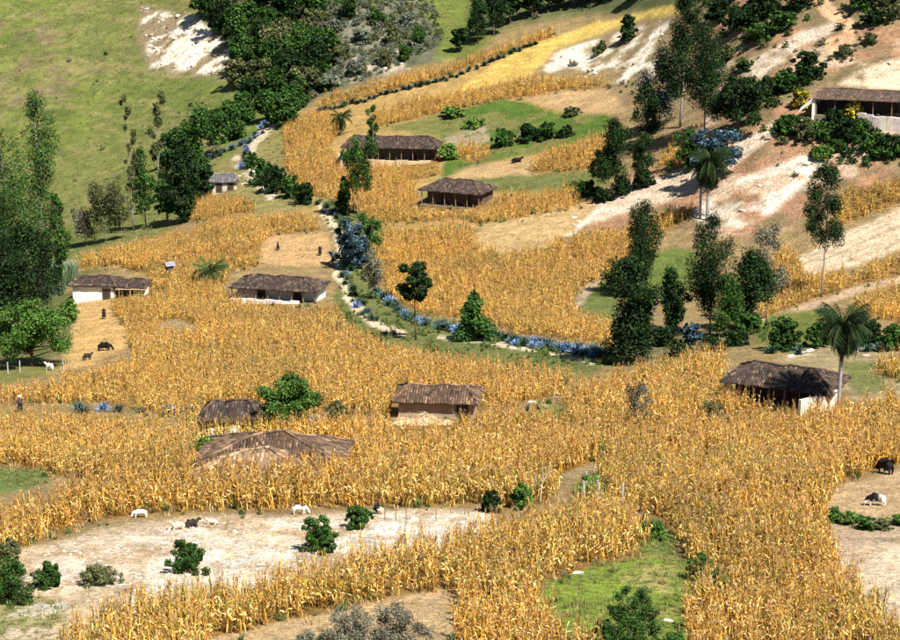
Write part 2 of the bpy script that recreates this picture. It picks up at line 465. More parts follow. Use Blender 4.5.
# rocky gully slope
paint([(530, 76), (560, 48), (640, 20), (690, 10), (700, 130), (640, 130), (608, 84)], (0.29, 0.215, 0.115), 6)
paint([(527, 72), (560, 52), (600, 38), (668, 18), (668, 70), (640, 84), (608, 80), (566, 66), (540, 78)], WHITE, 4, 0.98, thr(6, 0.42, 0.52, 44))
paint([(690, 10), (800, -30), (1200, -60), (1200, 210), (830, 205), (760, 240), (640, 225), (560, 235), (545, 235), (600, 190), (700, 150)], PINK, 8)
paint([(690, 0), (820, 0), (1200, -40), (1200, 60), (880, 55), (800, 100), (700, 120)], (0.19, 0.165, 0.085), 10, 0.9, thr(12, 0.38, 0.56, 52))
paint([(690, 60), (900, 40), (1200, 60), (1200, 210), (830, 205), (760, 240), (640, 225), (700, 150)], (0.19, 0.155, 0.08), 10, 0.8, thr(8, 0.52, 0.62, 53))
paint([(690, 60), (900, 40), (1200, 60), (1200, 210), (830, 205), (760, 240), (640, 225), (700, 150)], (0.56, 0.41, 0.30), 10, 0.85, thr(6, 0.53, 0.62, 54))
paint([(545, 238), (570, 214), (650, 182), (720, 150), (775, 120), (785, 126), (735, 165), (690, 195), (600, 222)], (0.64, 0.51, 0.40), 4, 0.95)
paint([(553, 236), (590, 206), (606, 205), (575, 236)], WHITE, 3, 0.9)
paint([(690, 215), (735, 180), (800, 156), (830, 158), (800, 190), (770, 215), (740, 228), (705, 225)], (0.80, 0.70, 0.60), 6, 0.95, thr(7, 0.36, 0.52, 61))
paint([(735, 72), (800, 32), (850, 18), (820, 40), (760, 78)], (0.62, 0.52, 0.42), 4, 0.9, thr(7, 0.40, 0.54, 64))
paint([(840, 84), (862, 68), (970, 40), (970, 90), (900, 92)], (0.74, 0.58, 0.42), 6, 0.95, thr(9, 0.38, 0.52, 67))
paintline([(812, -20), (826, 10), (850, 26), (848, 38), (830, 46)], 13, (0.66, 0.40, 0.24))
paint([(795, 258), (850, 230), (900, 208), (970, 180), (970, 236), (900, 250), (850, 266), (805, 276)], (0.66, 0.53, 0.38), 4)
for k in range(6):
    paintline([(800 + k * 3, 262 + k * 2.4), (850, 236 + k * 6), (900, 212 + k * 7), (970, 184 + k * 9)], 2.2, (0.48, 0.35, 0.22), 0.7)
paintline([(760, 322), (800, 308), (850, 292), (900, 279), (970, 262)], 8, (0.52, 0.37, 0.25))
paint([(578, 318), (572, 296), (600, 274), (622, 278), (620, 325)], (0.14, 0.17, 0.05), 5)
paintline([(572, 312), (588, 288), (612, 268)], 10, (0.40, 0.31, 0.22))
paint([(640, 292), (645, 258), (672, 246), (700, 252), (695, 292)], (0.13, 0.175, 0.045), 5)
paint([(640, 350), (640, 335), (760, 322), (770, 340), (720, 350), (660, 366)], (0.17, 0.15, 0.07), 6)
paint([(752, 342), (770, 314), (820, 308), (838, 322), (830, 345), (790, 352)], (0.16, 0.18, 0.045), 5)
paint([(775, 360), (820, 345), (900, 335), (970, 335), (970, 400), (850, 400), (838, 375)], (0.36, 0.29, 0.16), 6)
paint([(838, 362), (880, 360), (892, 388), (858, 396)], (0.17, 0.185, 0.06), 6, 0.9)
paint([(778, 352), (815, 346), (816, 352), (790, 357)], WHITE, 4, 0.8, thr(3, 0.45, 0.55, 59))
# corn field soil
for fs in FIELDS.values():
    for poly in fs: paint(poly, (0.27, 0.155, 0.05), 4)
for poly in BARE: paint(poly, (0.34, 0.26, 0.14), 4)
paint(BARE[1], (0.17, 0.2, 0.06), 4); paint(BARE[2], (0.16, 0.2, 0.05), 4)
paint([(262, 264), (258, 248), (270, 236), (325, 232), (332, 250), (330, 266)], (0.50, 0.325, 0.16), 4)
paint([(470, 246), (482, 226), (560, 205), (600, 205), (575, 232), (545, 246), (500, 256)], (0.50, 0.345, 0.17), 5)
# lane, its banks and the farm yard
paint([(318, 200), (345, 205), (385, 228), (376, 285), (398, 305), (450, 322), (520, 342), (610, 352), (612, 366), (575, 378), (500, 366), (440, 356), (385, 346), (350, 330), (332, 300), (345, 262), (330, 232)], (0.15, 0.165, 0.055), 5)
paintline([(290, 108), (272, 124), (256, 140), (250, 152), (262, 176), (270, 196)], 9, (0.60, 0.49, 0.36))
paintline([(236, 160), (246, 172), (262, 186)], 9, (0.66, 0.55, 0.44), 0.9, thr(4, 0.4, 0.52, 71))
paintline([(322, 205), (334, 225), (342, 248), (338, 275), (350, 300), (372, 322), (400, 333)], 9, (0.66, 0.53, 0.38))
paintline([(440, 338), (475, 340), (520, 347), (555, 354), (592, 364)], 4.0, (0.70, 0.58, 0.42))
paint([(40, 374), (66, 358), (72, 300), (112, 298), (132, 345), (84, 366)], (0.56, 0.365, 0.15), 5)
paint([(-300, 396), (-300, 362), (0, 362), (70, 358), (50, 374), (0, 388)], (0.19, 0.19, 0.06), 5)
paint([(-300, 362), (-300, 290), (40, 292), (74, 292), (72, 350), (40, 362)], (0.13, 0.14, 0.05), 6)
paint([(-70, 420), (-70, 406), (205, 408), (205, 424)], (0.30, 0.22, 0.09), 4)
paint([(-70, 492), (-70, 466), (0, 466), (44, 470), (50, 482), (0, 494)], (0.15, 0.195, 0.06), 4)
# foreground clearing
paint([(0, 600), (20, 552), (60, 538), (100, 526), (150, 519), (240, 516), (380, 512), (490, 508), (500, 530), (470, 545), (365, 570), (260, 594), (160, 612), (60, 640), (0, 640)], (0.60, 0.46, 0.32), 5)
paint([(20, 580), (60, 540), (200, 522), (480, 510), (490, 530), (430, 556), (310, 583), (200, 604), (100, 610)], (0.80, 0.69, 0.57), 6, 0.9, thr(3.6, 0.38, 0.56, 81))
paint([(20, 580), (60, 540), (200, 522), (480, 510), (490, 530), (430, 556), (310, 583), (200, 604), (100, 610)], (0.40, 0.27, 0.14), 6, 0.55, thr(2.2, 0.52, 0.66, 85))
paint([(300, 560), (340, 536), (400, 518), (480, 512), (486, 530), (430, 548), (340, 572)], (0.85, 0.79, 0.70), 5, 0.95, thr(2.0, 0.40, 0.52, 88))
paint([(150, 600), (150, 560), (230, 548), (300, 545), (300, 580)], (0.83, 0.76, 0.66), 5, 0.9, thr(2.2, 0.44, 0.54, 89))
paint([(-70, 720), (-70, 588), (10, 590), (60, 600), (66, 630), (56, 720)], (0.36, 0.33, 0.16), 5)
paint([(8, 616), (30, 604), (68, 598), (66, 606), (40, 618)], WHITE, 3)
paint([(0, 640), (10, 628), (60, 624), (60, 640)], (0.62, 0.5, 0.36), 4)
paint([(190, 720), (205, 644), (280, 622), (360, 604), (430, 592), (458, 594), (458, 640), (470, 720)], (0.52, 0.37, 0.21), 4)
paint([(538, 606), (545, 582), (590, 567), (650, 555), (690, 562), (706, 584), (690, 605), (684, 640), (690, 720), (600, 720), (600, 656), (556, 634)], (0.21, 0.285, 0.046), 4)
paint([(600, 600), (610, 570), (660, 558), (700, 575), (690, 605), (690, 720), (640, 720)], (0.38, 0.32, 0.13), 6, 0.8, thr(3, 0.42, 0.58, 91))
paint([(640, 552), (652, 524), (668, 532), (680, 556)], (0.14, 0.2, 0.05), 4)
paint([(570, 505), (572, 486), (606, 470), (606, 498), (590, 508)], (0.16, 0.2, 0.06), 4)
paint([(826, 516), (832, 488), (900, 472), (970, 468), (970, 518), (880, 522)], (0.50, 0.35, 0.21), 4)
paint([(826, 548), (832, 520), (880, 524), (970, 520), (970, 690), (900, 634), (862, 604)], (0.50, 0.38, 0.27), 4)
paint([(862, 604), (860, 566), (880, 548), (970, 540), (970, 690)], (0.72, 0.60, 0.45), 8, 0.85)
# relief follows what the ground is: stone stands uneven
pale = np.clip((GC.mean(-1) - 0.5) / 0.2, 0, 1)
TZ += pale * (fbm(TX, TY, 2.2, 97, 4) - 0.5) * np.clip(0.25 + (TY - 150) / 250 * 1.1, 0.2, 1.2)
GC *= np.clip(0.86 + 0.28 * fbm(TX, TY, 1.3, 99, 3), 0.7, 1.2)[..., None]

ny, nx = GX.shape
idx = np.arange(ny * nx).reshape(ny, nx)
F = np.stack([idx[1:, :-1], idx[1:, 1:], idx[:-1, 1:], idx[:-1, :-1]], -1).reshape(-1, 4)
V = np.stack([TX, TY, TZ], -1).reshape(-1, 3)
gm = np_mesh('ground', V, F, np.clip(GC.reshape(-1, 3), 0, 0.9), M['ground'])
gm.polygons.foreach_set('use_smooth', [True] * len(gm.polygons))
ground = link('ground', gm)
ground['kind'] = 'structure'
ground['label'] = 'hillside ground of dry soil, grass and pale rock under the fields'
ground['category'] = 'ground'

# ------------------------------------------------------------------ scattering over the ground
cellA = None
def scatter(mask_fn, density, seed, frame=(-64, 964, -40, 720)):
    """random spots on the ground (pixel coordinates), even per square metre of land"""
    r = np.random.default_rng(seed)
    i0, i1 = np.searchsorted(YS, frame[2]), np.searchsorted(YS, frame[3])
    j0, j1 = np.searchsorted(XS, frame[0]), np.searchsorted(XS, frame[1])
    X, Y = TX[i0:i1, j0:j1], TY[i0:i1, j0:j1]
    A = np.abs((X[:-1, 1:] - X[:-1, :-1]) * (Y[:-1, :-1] - Y[1:, :-1]))
    cx, cy = GX[i0:i1, j0:j1][:-1, :-1], GY[i0:i1, j0:j1][:-1, :-1]
    dx, dy = np.diff(GX[i0:i1, j0:j1], axis=1)[:-1], np.diff(GY[i0:i1, j0:j1], axis=0)[:, :-1]
    m = mask_fn(cx + dx / 2, cy + dy / 2)
    n = r.poisson(A * m * density)
    rep = np.repeat(np.arange(n.size), n.ravel())
    x = cx.ravel()[rep] + r.random(len(rep)) * dx.ravel()[rep]
    y = cy.ravel()[rep] + r.random(len(rep)) * dy.ravel()[rep]
    return x, y

def points3(x, y):
    return np.stack([grid_at(TX, x, y), grid_at(TY, x, y), grid_at(TZ, x, y)], -1)

def instancer(name, coll, P, rot, scl, vi, label, cat):
    me = bpy.data.meshes.new(name)
    me.vertices.add(len(P)); me.vertices.foreach_set('co', P.astype(np.float32).ravel())
    for nm, ty, arr, key in (('rot', 'FLOAT_VECTOR', rot, 'vector'), ('scl', 'FLOAT_VECTOR', scl, 'vector'), ('vi', 'INT', vi, 'value')):
        a = me.attributes.new(nm, ty, 'POINT')
        a.data.foreach_set(key, np.ascontiguousarray(arr).ravel())
    o = link(name, me)
    ng = bpy.data.node_groups.new(name, 'GeometryNodeTree')
    ng.interface.new_socket('Geometry', in_out='INPUT', socket_type='NodeSocketGeometry')
    ng.interface.new_socket('Geometry', in_out='OUTPUT', socket_type='NodeSocketGeometry')
    gi, go = ng.nodes.new('NodeGroupInput'), ng.nodes.new('NodeGroupOutput')
    ip = ng.nodes.new('GeometryNodeInstanceOnPoints')
    ci = ng.nodes.new('GeometryNodeCollectionInfo')
    ci.inputs['Collection'].default_value = coll
    ci.inputs['Separate Children'].default_value = True
    ci.inputs['Reset Children'].default_value = True
    ip.inputs['Pick Instance'].default_value = True
    def na(nm, ty):
        n = ng.nodes.new('GeometryNodeInputNamedAttribute'); n.data_type = ty; n.inputs['Name'].default_value = nm
        return n.outputs[0]
    L = ng.links
    L.new(gi.outputs[0], ip.inputs['Points']); L.new(ci.outputs[0], ip.inputs['Instance'])
    L.new(na('vi', 'INT'), ip.inputs['Instance Index'])
    L.new(na('rot', 'FLOAT_VECTOR'), ip.inputs['Rotation'])
    L.new(na('scl', 'FLOAT_VECTOR'), ip.inputs['Scale'])
    L.new(ip.outputs[0], go.inputs[0])
    md = o.modifiers.new('scatter', 'NODES'); md.node_group = ng
    tag(o, label, cat, kind='stuff')
    return o

def variants(name, meshes):
    c = bpy.data.collections.new(name)
    for me in meshes:
        c.objects.link(bpy.data.objects.new(name, me))
    return c

# ------------------------------------------------------------------ dry corn
def blade(V, F, C, base, ang, length, width, rise, droop, col, r, seg=4, twist=0.0, reach=0.8):
    o = len(V)
    d = np.array([math.cos(ang), math.sin(ang), 0.0]); s = np.array([-math.sin(ang), math.cos(ang), 0.0])
    for i in range(seg + 1):
        u = i / seg
        out = length * (u * reach)
        up = rise * u * 1.6 - droop * u * u
        wdt = width * (0.75 + 0.9 * u - 1.6 * u * u) if i < seg else 0.006
        tw = twist * u
        sv = s * math.cos(tw) + np.array([0, 0, 1.0]) * math.sin(tw)
        p = np.array(base) + d * out + np.array([0, 0, up])
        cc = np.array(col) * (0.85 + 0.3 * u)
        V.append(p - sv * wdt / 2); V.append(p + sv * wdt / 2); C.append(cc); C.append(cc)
    for i in range(seg):
        F.append((o + 2 * i, o + 2 * i + 1, o + 2 * i + 3, o + 2 * i + 2))

CORN_COLS = [(0.64, 0.335, 0.046), (0.74, 0.43, 0.076), (0.50, 0.24, 0.030), (0.86, 0.62, 0.22), (0.26, 0.115, 0.018), (0.68, 0.37, 0.056), (0.70, 0.39, 0.062)]
def corn_hill(seed, green=0.0):
    r = random.Random(seed)
    V, F, C = [], [], []
    for k in range(r.choice((2, 2, 3))):
        bx, by = r.uniform(-0.22, 0.22), r.uniform(-0.22, 0.22)
        H = r.uniform(1.5, 2.25)
        lx, ly = r.uniform(-0.14, 0.14), r.uniform(-0.14, 0.14)
        at_ = lambda u: np.array([bx + lx * u * u * H, by + ly * u * u * H, u * H])
        scol = np.array(r.choice([(0.45, 0.27, 0.08), (0.5, 0.33, 0.12), (0.36, 0.2, 0.06)]))
        o = len(V)
        for i in range(4):
            p = at_(i / 3); rad = 0.018 * (1 - 0.6 * i / 3)
            for a in (0, 2.1, 4.2):
                V.append(p + np.array([math.cos(a) * rad, math.sin(a) * rad, 0])); C.append(scol)
        for i in range(3):
            for a in range(3):
                F.append((o + i * 3 + a, o + i * 3 + (a + 1) % 3, o + (i + 1) * 3 + (a + 1) % 3, o + (i + 1) * 3 + a))
        a0 = r.uniform(0, 6.28)
        n = r.randint(10, 13)
        for i in range(n):
            u = 0.10 + 0.84 * i / n + r.uniform(-0.02, 0.02)
            col = np.array(r.choice(CORN_COLS)) * r.uniform(0.8, 1.15)
            if r.random() < green: col = np.array((0.20, 0.22, 0.05)) * r.uniform(0.8, 1.3)
            L = r.uniform(0.26, 0.48) * (0.65 + 0.5 * math.sin(u * 3.0))
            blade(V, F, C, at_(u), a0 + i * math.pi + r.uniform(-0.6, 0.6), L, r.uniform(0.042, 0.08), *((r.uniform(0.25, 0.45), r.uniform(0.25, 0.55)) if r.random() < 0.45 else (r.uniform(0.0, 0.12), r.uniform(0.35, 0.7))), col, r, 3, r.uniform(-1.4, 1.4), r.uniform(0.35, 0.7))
        for i in range(r.choice((1, 2, 2))):        # husked ear, pale
            u = r.uniform(0.42, 0.62); a = r.uniform(0, 6.28); p = at_(u)
            col = np.array((0.86, 0.63, 0.24)) * r.uniform(0.85, 1.1)
            o = len(V); e = np.array([math.cos(a) * 0.5, math.sin(a) * 0.5, r.uniform(-0.5, 0.8)]); e /= np.linalg.norm(e)
            q = np.cross(e, [0, 0, 1.0]); q /= np.linalg.norm(q); w = np.cross(q, e)
            for (tt, rd) in ((0.02, 0.015), (0.13, 0.055), (0.30, 0.012)):
                for b_ in range(4):
                    V.append(p + e * tt + (q * math.cos(b_ * 1.571) + w * math.sin(b_ * 1.571)) * rd); C.append(col)
            for i2 in range(2):
                for b_ in range(4):
                    F.append((o + i2 * 4 + b_, o + i2 * 4 + (b_ + 1) % 4, o + i2 * 4 + 4 + (b_ + 1) % 4, o + i2 * 4 + 4 + b_))
        top = at_(1.0)
        for i in range(4):                            # tassel
            blade(V, F, C, top - np.array([0, 0, 0.03]), r.uniform(0, 6.28), r.uniform(0.1, 0.22), 0.02, r.uniform(0.15, 0.26), r.uniform(0.0, 0.18), np.array((0.50, 0.33, 0.16)) * r.uniform(0.8, 1.2), r, 2)
    return np_mesh('corn_plant', np.array(V), np.array(F), np.clip(np.array(C), 0, 0.95), M['corn'])

print('corn')
corn_meshes = [corn_hill(100 + i, 0.02 if i < 6 else 0.30) for i in range(10)]
corn_coll = variants('corn_plant', corn_meshes)
hole_polys = BARE + HOUSE_HOLES
FIELD_INFO = {
 'ravine': 'field of dry golden corn on the rise behind the two white walled cottages',
 'mid': 'broad field of dry golden corn in front of the two white walled cottages',
 'low': 'dry golden corn field round the big brown hipped roof',
 'terrace': 'band of tall dry corn along the upper edge of the pale stony clearing',
 'front': 'dry corn below the pale stony clearing and round the green hollow',
 'right': 'large dry corn field beside the two grazing cows',
 'palm': 'dry corn round the open sided house beside the tall palm',
 'lane': 'dry corn field above the lane lined with blue agaves',
 'slope': 'dry corn on the steep slope round the slender tall tree',
 'cottage': 'dry corn surrounding the two dark roofed cottages on the upper slope',
 'strip': 'narrow bands of pale corn at the top of the valley side',
}
FIELD_PTS = {}
for fi, (key, polys) in enumerate(FIELDS.items()):
    def mask(x, y):
        am = np.clip(y / 450.0, 0.25, 1.1); w = x + (fbm(x, y, 14.0, 7) - 0.5) * 10 * am; v = y + (fbm(x, y, 14.0, 9) - 0.5) * 5 * am
        r = np.zeros(x.shape, bool)
        for p in polys: r |= inpoly(w, v, p)
        for p in hole_polys: r &= ~inpoly(x, y, p)
        gaps = fbm(x, y * 2.2, 26.0, 77 + fi, 3)
        return r * np.where(gaps < 0.33, 0.45, 1.0)
    dens = 2.9 if key in ('front', 'right', 'terrace', 'low') else 2.1
    x, y = scatter(mask, dens, 500 + fi)
    P = points3(x, y); P[:, 2] -= 0.03
    n = len(P)
    ra = 0.12 * math.sin(fi * 2.1) + 0.05; ry = P[:, 1] * math.cos(ra) + P[:, 0] * math.sin(ra) + 1.4 * (fbm(P[:, 0], P[:, 1], 18.0, 21) - 0.5)
    sh_ = (np.round(ry / 1.05) * 1.05 - ry) * 0.75
    P[:, 1] += sh_ * math.cos(ra); P[:, 0] += sh_ * math.sin(ra)
    r = np.random.default_rng(900 + fi)
    fall = np.where(r.random(n) < 0.03, r.uniform(0.5, 1.2, n), 0.0)
    rot = np.stack([r.normal(0, 0.06, n) + fall, r.normal(0, 0.06, n), r.random(n) * 6.283], -1)
    big = 0.78 + 0.30 * fbm(P[:, 0], P[:, 1], 14.0, 66, 3) + r.normal(0, 0.13, n)
    s = np.clip(big, 0.55, 1.3) * {'strip': 1.0, 'slope': 0.9, 'terrace': 1.12, 'ravine': 0.92, 'mid': 0.9, 'lane': 0.9, 'cottage': 0.92}.get(key, 1.0)
    scl = np.stack([s * 1.05, s * 1.05, s], -1)
    gpat = fbm(P[:, 0], P[:, 1], 11.0, 33, 3)
    vi = np.where(r.random(n) < np.clip((gpat - 0.42) * 3.0 + (0.36 if key in ('front', 'right') else 0.06), 0.08, 0.9), r.integers(6, 10, n), r.integers(0, 6, n)).astype(np.int32)
    FIELD_PTS[key] = [P, rot, scl, vi, x, y]
    print(key, n)

# the plants that show largest are individuals, the rest of each field one object
pick = []
for key in ('front', 'right'):
    P, rot, scl, vi, x, y = FIELD_PTS[key]
    for i in np.where((x > 4) & (x < 896) & (y < 668))[0]:
        pick.append((y[i], key, i))
pick.sort(reverse=True)
pick = pick[:300]
gone = {k: set() for k in FIELD_PTS}
for _, key, i in pick:
    gone[key].add(int(i))
    P, rot, scl, vi, x, y = FIELD_PTS[key]
    o = link('corn_plant', corn_meshes[vi[i]], None, P[i], rot[i], scl[i])
    if key == 'front':
        tag(o, 'dry golden corn plant in the field below the stony clearing', 'corn plant', 'corn plants of the field below the clearing')
    else:
        tag(o, 'dry golden corn plant standing beside the green hollow', 'corn plant', 'corn plants of the field beside the hollow')
for key, (P, rot, scl, vi, x, y) in FIELD_PTS.items():
    keep = np.array([i not in gone[key] for i in range(len(P))])
    instancer('corn_field', corn_coll, P[keep], rot[keep], scl[keep], vi[keep], FIELD_INFO[key], 'corn field')

# ------------------------------------------------------------------ houses
print('houses')
def roof_faces(L, Wd, rise, hip, z0):
    """hip roof over a rectangle L x Wd at eave height z0; hip = how far the ridge ends are pulled in"""
    x, y = L / 2, Wd / 2
    r0, r1 = Vector((-x + hip, 0, z0 + rise)), Vector((x - hip, 0, z0 + rise))
    a, b, c, d = Vector((-x, -y, z0)), Vector((x, -y, z0)), Vector((x, y, z0)), Vector((-x, y, z0))
    return [(a, b, r1, r0), (c, d, r0, r1), (b, c, r1, r1), (d, a, r0, r0)], (r0, r1), (a, b, c, d)

def sag(p, L, amt, z0, rise):
    u = (p.z - z0) / max(rise, 0.01)
    return Vector((p.x, p.y, p.z - amt * u * (1 - (2 * p.x / L) ** 2) + 0.07 * math.sin(p.x * 1.7 + p.y) * u + 0.05 * math.sin(p.x * 3.1 - p.y * 2.3)))

def build_roof(root, L, Wd, rise, hip, z0, cols, seed, pitch=0.24, sagamt=0.18, offset=(0, 0), name='roof'):
    r = random.Random(seed)
    faces, ridge, eave = roof_faces(L, Wd, rise, hip, z0)
    ox, oy = offset
    S = lambda p: sag(p, L, sagamt, z0, rise) + Vector((ox, oy, 0))
    mb = MB()
    base = [c_ * 0.6 for c_ in cols[0]]
    for (a, b, c, d) in faces:                       # boarded underside and deck
        n = 8
        for k in range(n):
            u0, u1 = k / n, (k + 1) / n
            p = [a.lerp(b, u0), a.lerp(b, u1), d.lerp(c, u1), d.lerp(c, u0)]
            up = [S(q) for q in p]; dn = [q - Vector((0, 0, 0.10)) for q in up]
            mb.add(up + dn, [(0, 1, 2, 3), (7, 6, 5, 4), (0, 4, 5, 1), (2, 6, 7, 3)], tuple(base))
    ro = link(name, mb.mesh('roof', M['roof']), root)
    # barrel tiles, row on row, too small to pick apart: one part
    tb = MB()
    for (a, b, c, d) in faces:
        ed = (b - a); Ln = ed.length
        n = max(4, int(Ln / pitch))
        nrm = (b - a).cross(d - a).normalized()
        if nrm.z < 0: nrm = -nrm
        e = ed.normalized()
        # column of tiles from the eave up to where the face ends
        top_len = (c - d).length
        for k in range(n):
            u = (k + 0.5) / n
            p0 = a.lerp(b, u)
            s = u * Ln
            # horizontal position of the top along the edge: the face is a trapezoid
            t0 = (d - a).dot(e); t1 = (c - a).dot(e)
            hgt = ((d - a) - e * t0)
            f = 1.0
            if s < t0: f = s / max(t0, 1e-3)
            elif s > t1: f = (Ln - s) / max(Ln - t1, 1e-3)
            f = min(1.0, f)
            if f < 0.06: continue
            slope = hgt * f
            m_ = max(2, int(slope.length / 0.42))
            wd = Ln / n * 0.40
            for j in range(m_):
                q0 = p0 + slope * (j / m_) - (slope.normalized() * 0.05 if j == 0 else Vector())
                q1 = p0 + slope * ((j + 1.12) / m_) if j < m_ - 1 else p0 + slope
                lift0, lift1 = 0.06 + r.uniform(-0.02, 0.035), 0.03
                cc = r.choice(cols); sh = r.uniform(0.55, 1.3)
                col = tuple(v * sh for v in cc)
                A0, A1 = S(q0), S(q1)
                jit = e * r.uniform(-0.03, 0.03)
                vs_ = [A0 - e * wd + jit, A0 + nrm * (lift0 + wd * 0.28) - e * wd * 0.1 + jit, A0 + e * wd + jit,
                       A1 - e * wd, A1 + nrm * (lift1 + wd * 0.28) - e * wd * 0.1, A1 + e * wd]
                tb.add(vs_, [(0, 1, 4, 3), (1, 2, 5, 4), (0, 2, 1)], col)
    to = link('roof_tiles', tb.mesh('roof_tiles', M['roof']), ro)
    to['kind'] = 'stuff'
    # ridge and hip caps
    rb = MB()
    lines = [(ridge[0], ridge[1])] + [(ridge[0], eave[0]), (ridge[0], eave[3]), (ridge[1], eave[1]), (ridge[1], eave[2])]
    for (p, q) in lines:
        n = 7
        for k in range(n):
            u0, u1 = k / n, (k + 1.05) / n
            a, b = S(p.lerp(q, u0)), S(p.lerp(q, min(1, u1)))
            cc = r.choice(cols); sh = r.uniform(0.85, 1.45)
            rb.tube([a + Vector((0, 0, 0.07)), b + Vector((0, 0, 0.08))], [0.12, 0.13], tuple(min(0.7, v * sh) for v in cc), 6)
    link('ridge_cap', rb.mesh('ridge_cap', M['roof']), ro)
    return ro

BROWN = [(0.075, 0.054, 0.042), (0.055, 0.042, 0.035), (0.095, 0.066, 0.049), (0.155, 0.10, 0.065), (0.040, 0.033, 0.030)]
RUST = [(0.135, 0.084, 0.053), (0.105, 0.068, 0.046), (0.17, 0.104, 0.064), (0.235, 0.148, 0.088), (0.078, 0.054, 0.04)]
GREYR = [(0.17, 0.15, 0.16), (0.21, 0.19, 0.20), (0.14, 0.12, 0.12)]
LIME = (0.80, 0.76, 0.70); ADOBE = (0.34, 0.24, 0.15); DARKW = (0.055, 0.04, 0.03)

def house(px, py, L, Wd, wall_h, rise, hip, deg, cols, label, wall_col=ADOBE, porch=1.4, posts=6, over=0.55,
          lime_front=None, low_wall=None, wall_len=1.0, wall_shift=0.0, seed=1, doors=((-0.2,), (0.25,)), sagamt=0.18, name='cottage', floor_up=0.0):
    r = random.Random(seed)
    p = pos(px, py)
    root = link(name, None, None, (p.x, p.y, p.z + floor_up), (0, 0, math.radians(deg)))
    tag(root, label, 'house')
    wl, ww = (L - 2 * over) * wall_len, Wd - 2 * over - porch
    cy = porch / 2
    cx = wall_shift
    mb = MB()
    # wall in panels, a little uneven
    n = 5
    bot, top = -1.8, wall_h + (0.3 if porch else 0.15)
    T = 0.35
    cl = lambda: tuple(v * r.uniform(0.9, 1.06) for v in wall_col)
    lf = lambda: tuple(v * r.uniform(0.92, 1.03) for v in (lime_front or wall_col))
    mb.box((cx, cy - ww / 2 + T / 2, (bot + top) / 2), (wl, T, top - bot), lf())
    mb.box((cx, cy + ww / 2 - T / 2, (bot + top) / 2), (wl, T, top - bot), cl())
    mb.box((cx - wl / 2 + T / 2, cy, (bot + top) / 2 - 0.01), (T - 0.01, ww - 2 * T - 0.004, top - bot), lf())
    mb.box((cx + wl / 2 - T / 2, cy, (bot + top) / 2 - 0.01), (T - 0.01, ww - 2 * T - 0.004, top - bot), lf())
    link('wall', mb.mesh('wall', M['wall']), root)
    fy = cy - ww / 2
    for (u,) in doors:
        d = MB(); d.box((cx + u * wl, fy - 0.03, 0.85), (0.95, 0.06, 1.75), DARKW)
        dd = link('door', d.mesh('door', M['wood']), root)
        f = MB()
        for s in (-1, 1): f.box((cx + u * wl + s * 0.53, fy - 0.05, 0.87), (0.1, 0.1, 1.85), (0.16, 0.10, 0.06))
        f.box((cx + u * wl, fy - 0.05, 1.85), (1.2, 0.1, 0.1), (0.16, 0.10, 0.06))
        link('door_frame', f.mesh('door_frame', M['wood']), dd)
    z0 = wall_h
    if posts:
        ey = -Wd / 2 + over * 0.7
        for k in range(posts):
            x = -L / 2 + over * 0.8 + (L - 1.6 * over) * k / (posts - 1)
            q = MB(); j = r.uniform(-0.03, 0.03)
            q.tube([(x, ey, -1.8), (x + j, ey, z0 * 0.5), (x + 2 * j, ey, z0 + 0.12)], [0.085, 0.08, 0.07], tuple(v * r.uniform(0.7, 1.2) for v in (0.23, 0.16, 0.10)), 7)
            link('post', q.mesh('post', M['wood']), root)
        bm_ = MB(); bm_.box((0, ey, z0 + 0.05), (L - over, 0.16, 0.16), (0.28, 0.19, 0.11))
        link('beam', bm_.mesh('beam', M['wood']), root)
        fl = MB(); fl.box((0, -Wd / 2 + over + porch / 2 - 0.3, -0.85), (L - over, porch + 0.2, 1.75), (0.20, 0.15, 0.10))
        link('porch_floor', fl.mesh('porch_floor', M['wall']), root)
    if low_wall:
        h, x0, x1, c_ = low_wall
        lw = MB(); nn = 8
        for k in range(nn):
            u0 = x0 + (x1 - x0) * k / nn; u1 = x0 + (x1 - x0) * (k + 1) / nn
            hh = h * r.uniform(0.86, 1.08)
            lw.box(((u0 + u1) / 2 * L, -Wd / 2 - 0.1 + r.uniform(-0.03, 0.03), hh / 2 - 0.75), ((u1 - u0) * L, 0.32, hh + 1.5), tuple(v * r.uniform(0.9, 1.05) for v in c_), 0, 0.012)
        link('parapet', lw.mesh('parapet', M['wall']), root)
    build_roof(root, L, Wd, rise, hip, z0, cols, seed, sagamt=sagamt)
    return root

# whitewashed screen in front of the open house, and pale stalk heaps
def wall_strip(pts, h, thick, col, name, label, cat='wall', seed=1):
    r = random.Random(seed)
    P = [pos(*p) for p in pts]
    root = link(name, None, None, P[0]); tag(root, label, cat)
    for a, b in zip(P[:-1], P[1:]):
        d = b - a; n = max(1, int(d.length / 1.1))
        for k in range(n):
            c0, c1 = a.lerp(b, k / n), a.lerp(b, (k + 1) / n)
            mb = MB(); hh = h * r.uniform(0.85, 1.1)
            cc = (c0 + c1) / 2 - P[0]
            mb.box((cc.x, cc.y, cc.z + hh / 2 - 0.25), ((c1 - c0).length * 0.985, thick * r.uniform(0.85, 1.1), hh + 0.5), tuple(v * r.uniform(0.88, 1.06) for v in col), math.atan2(d.y, d.x), 0.02)
            link('wall_block', mb.mesh('wall_block', M['wall']), root)
    return root

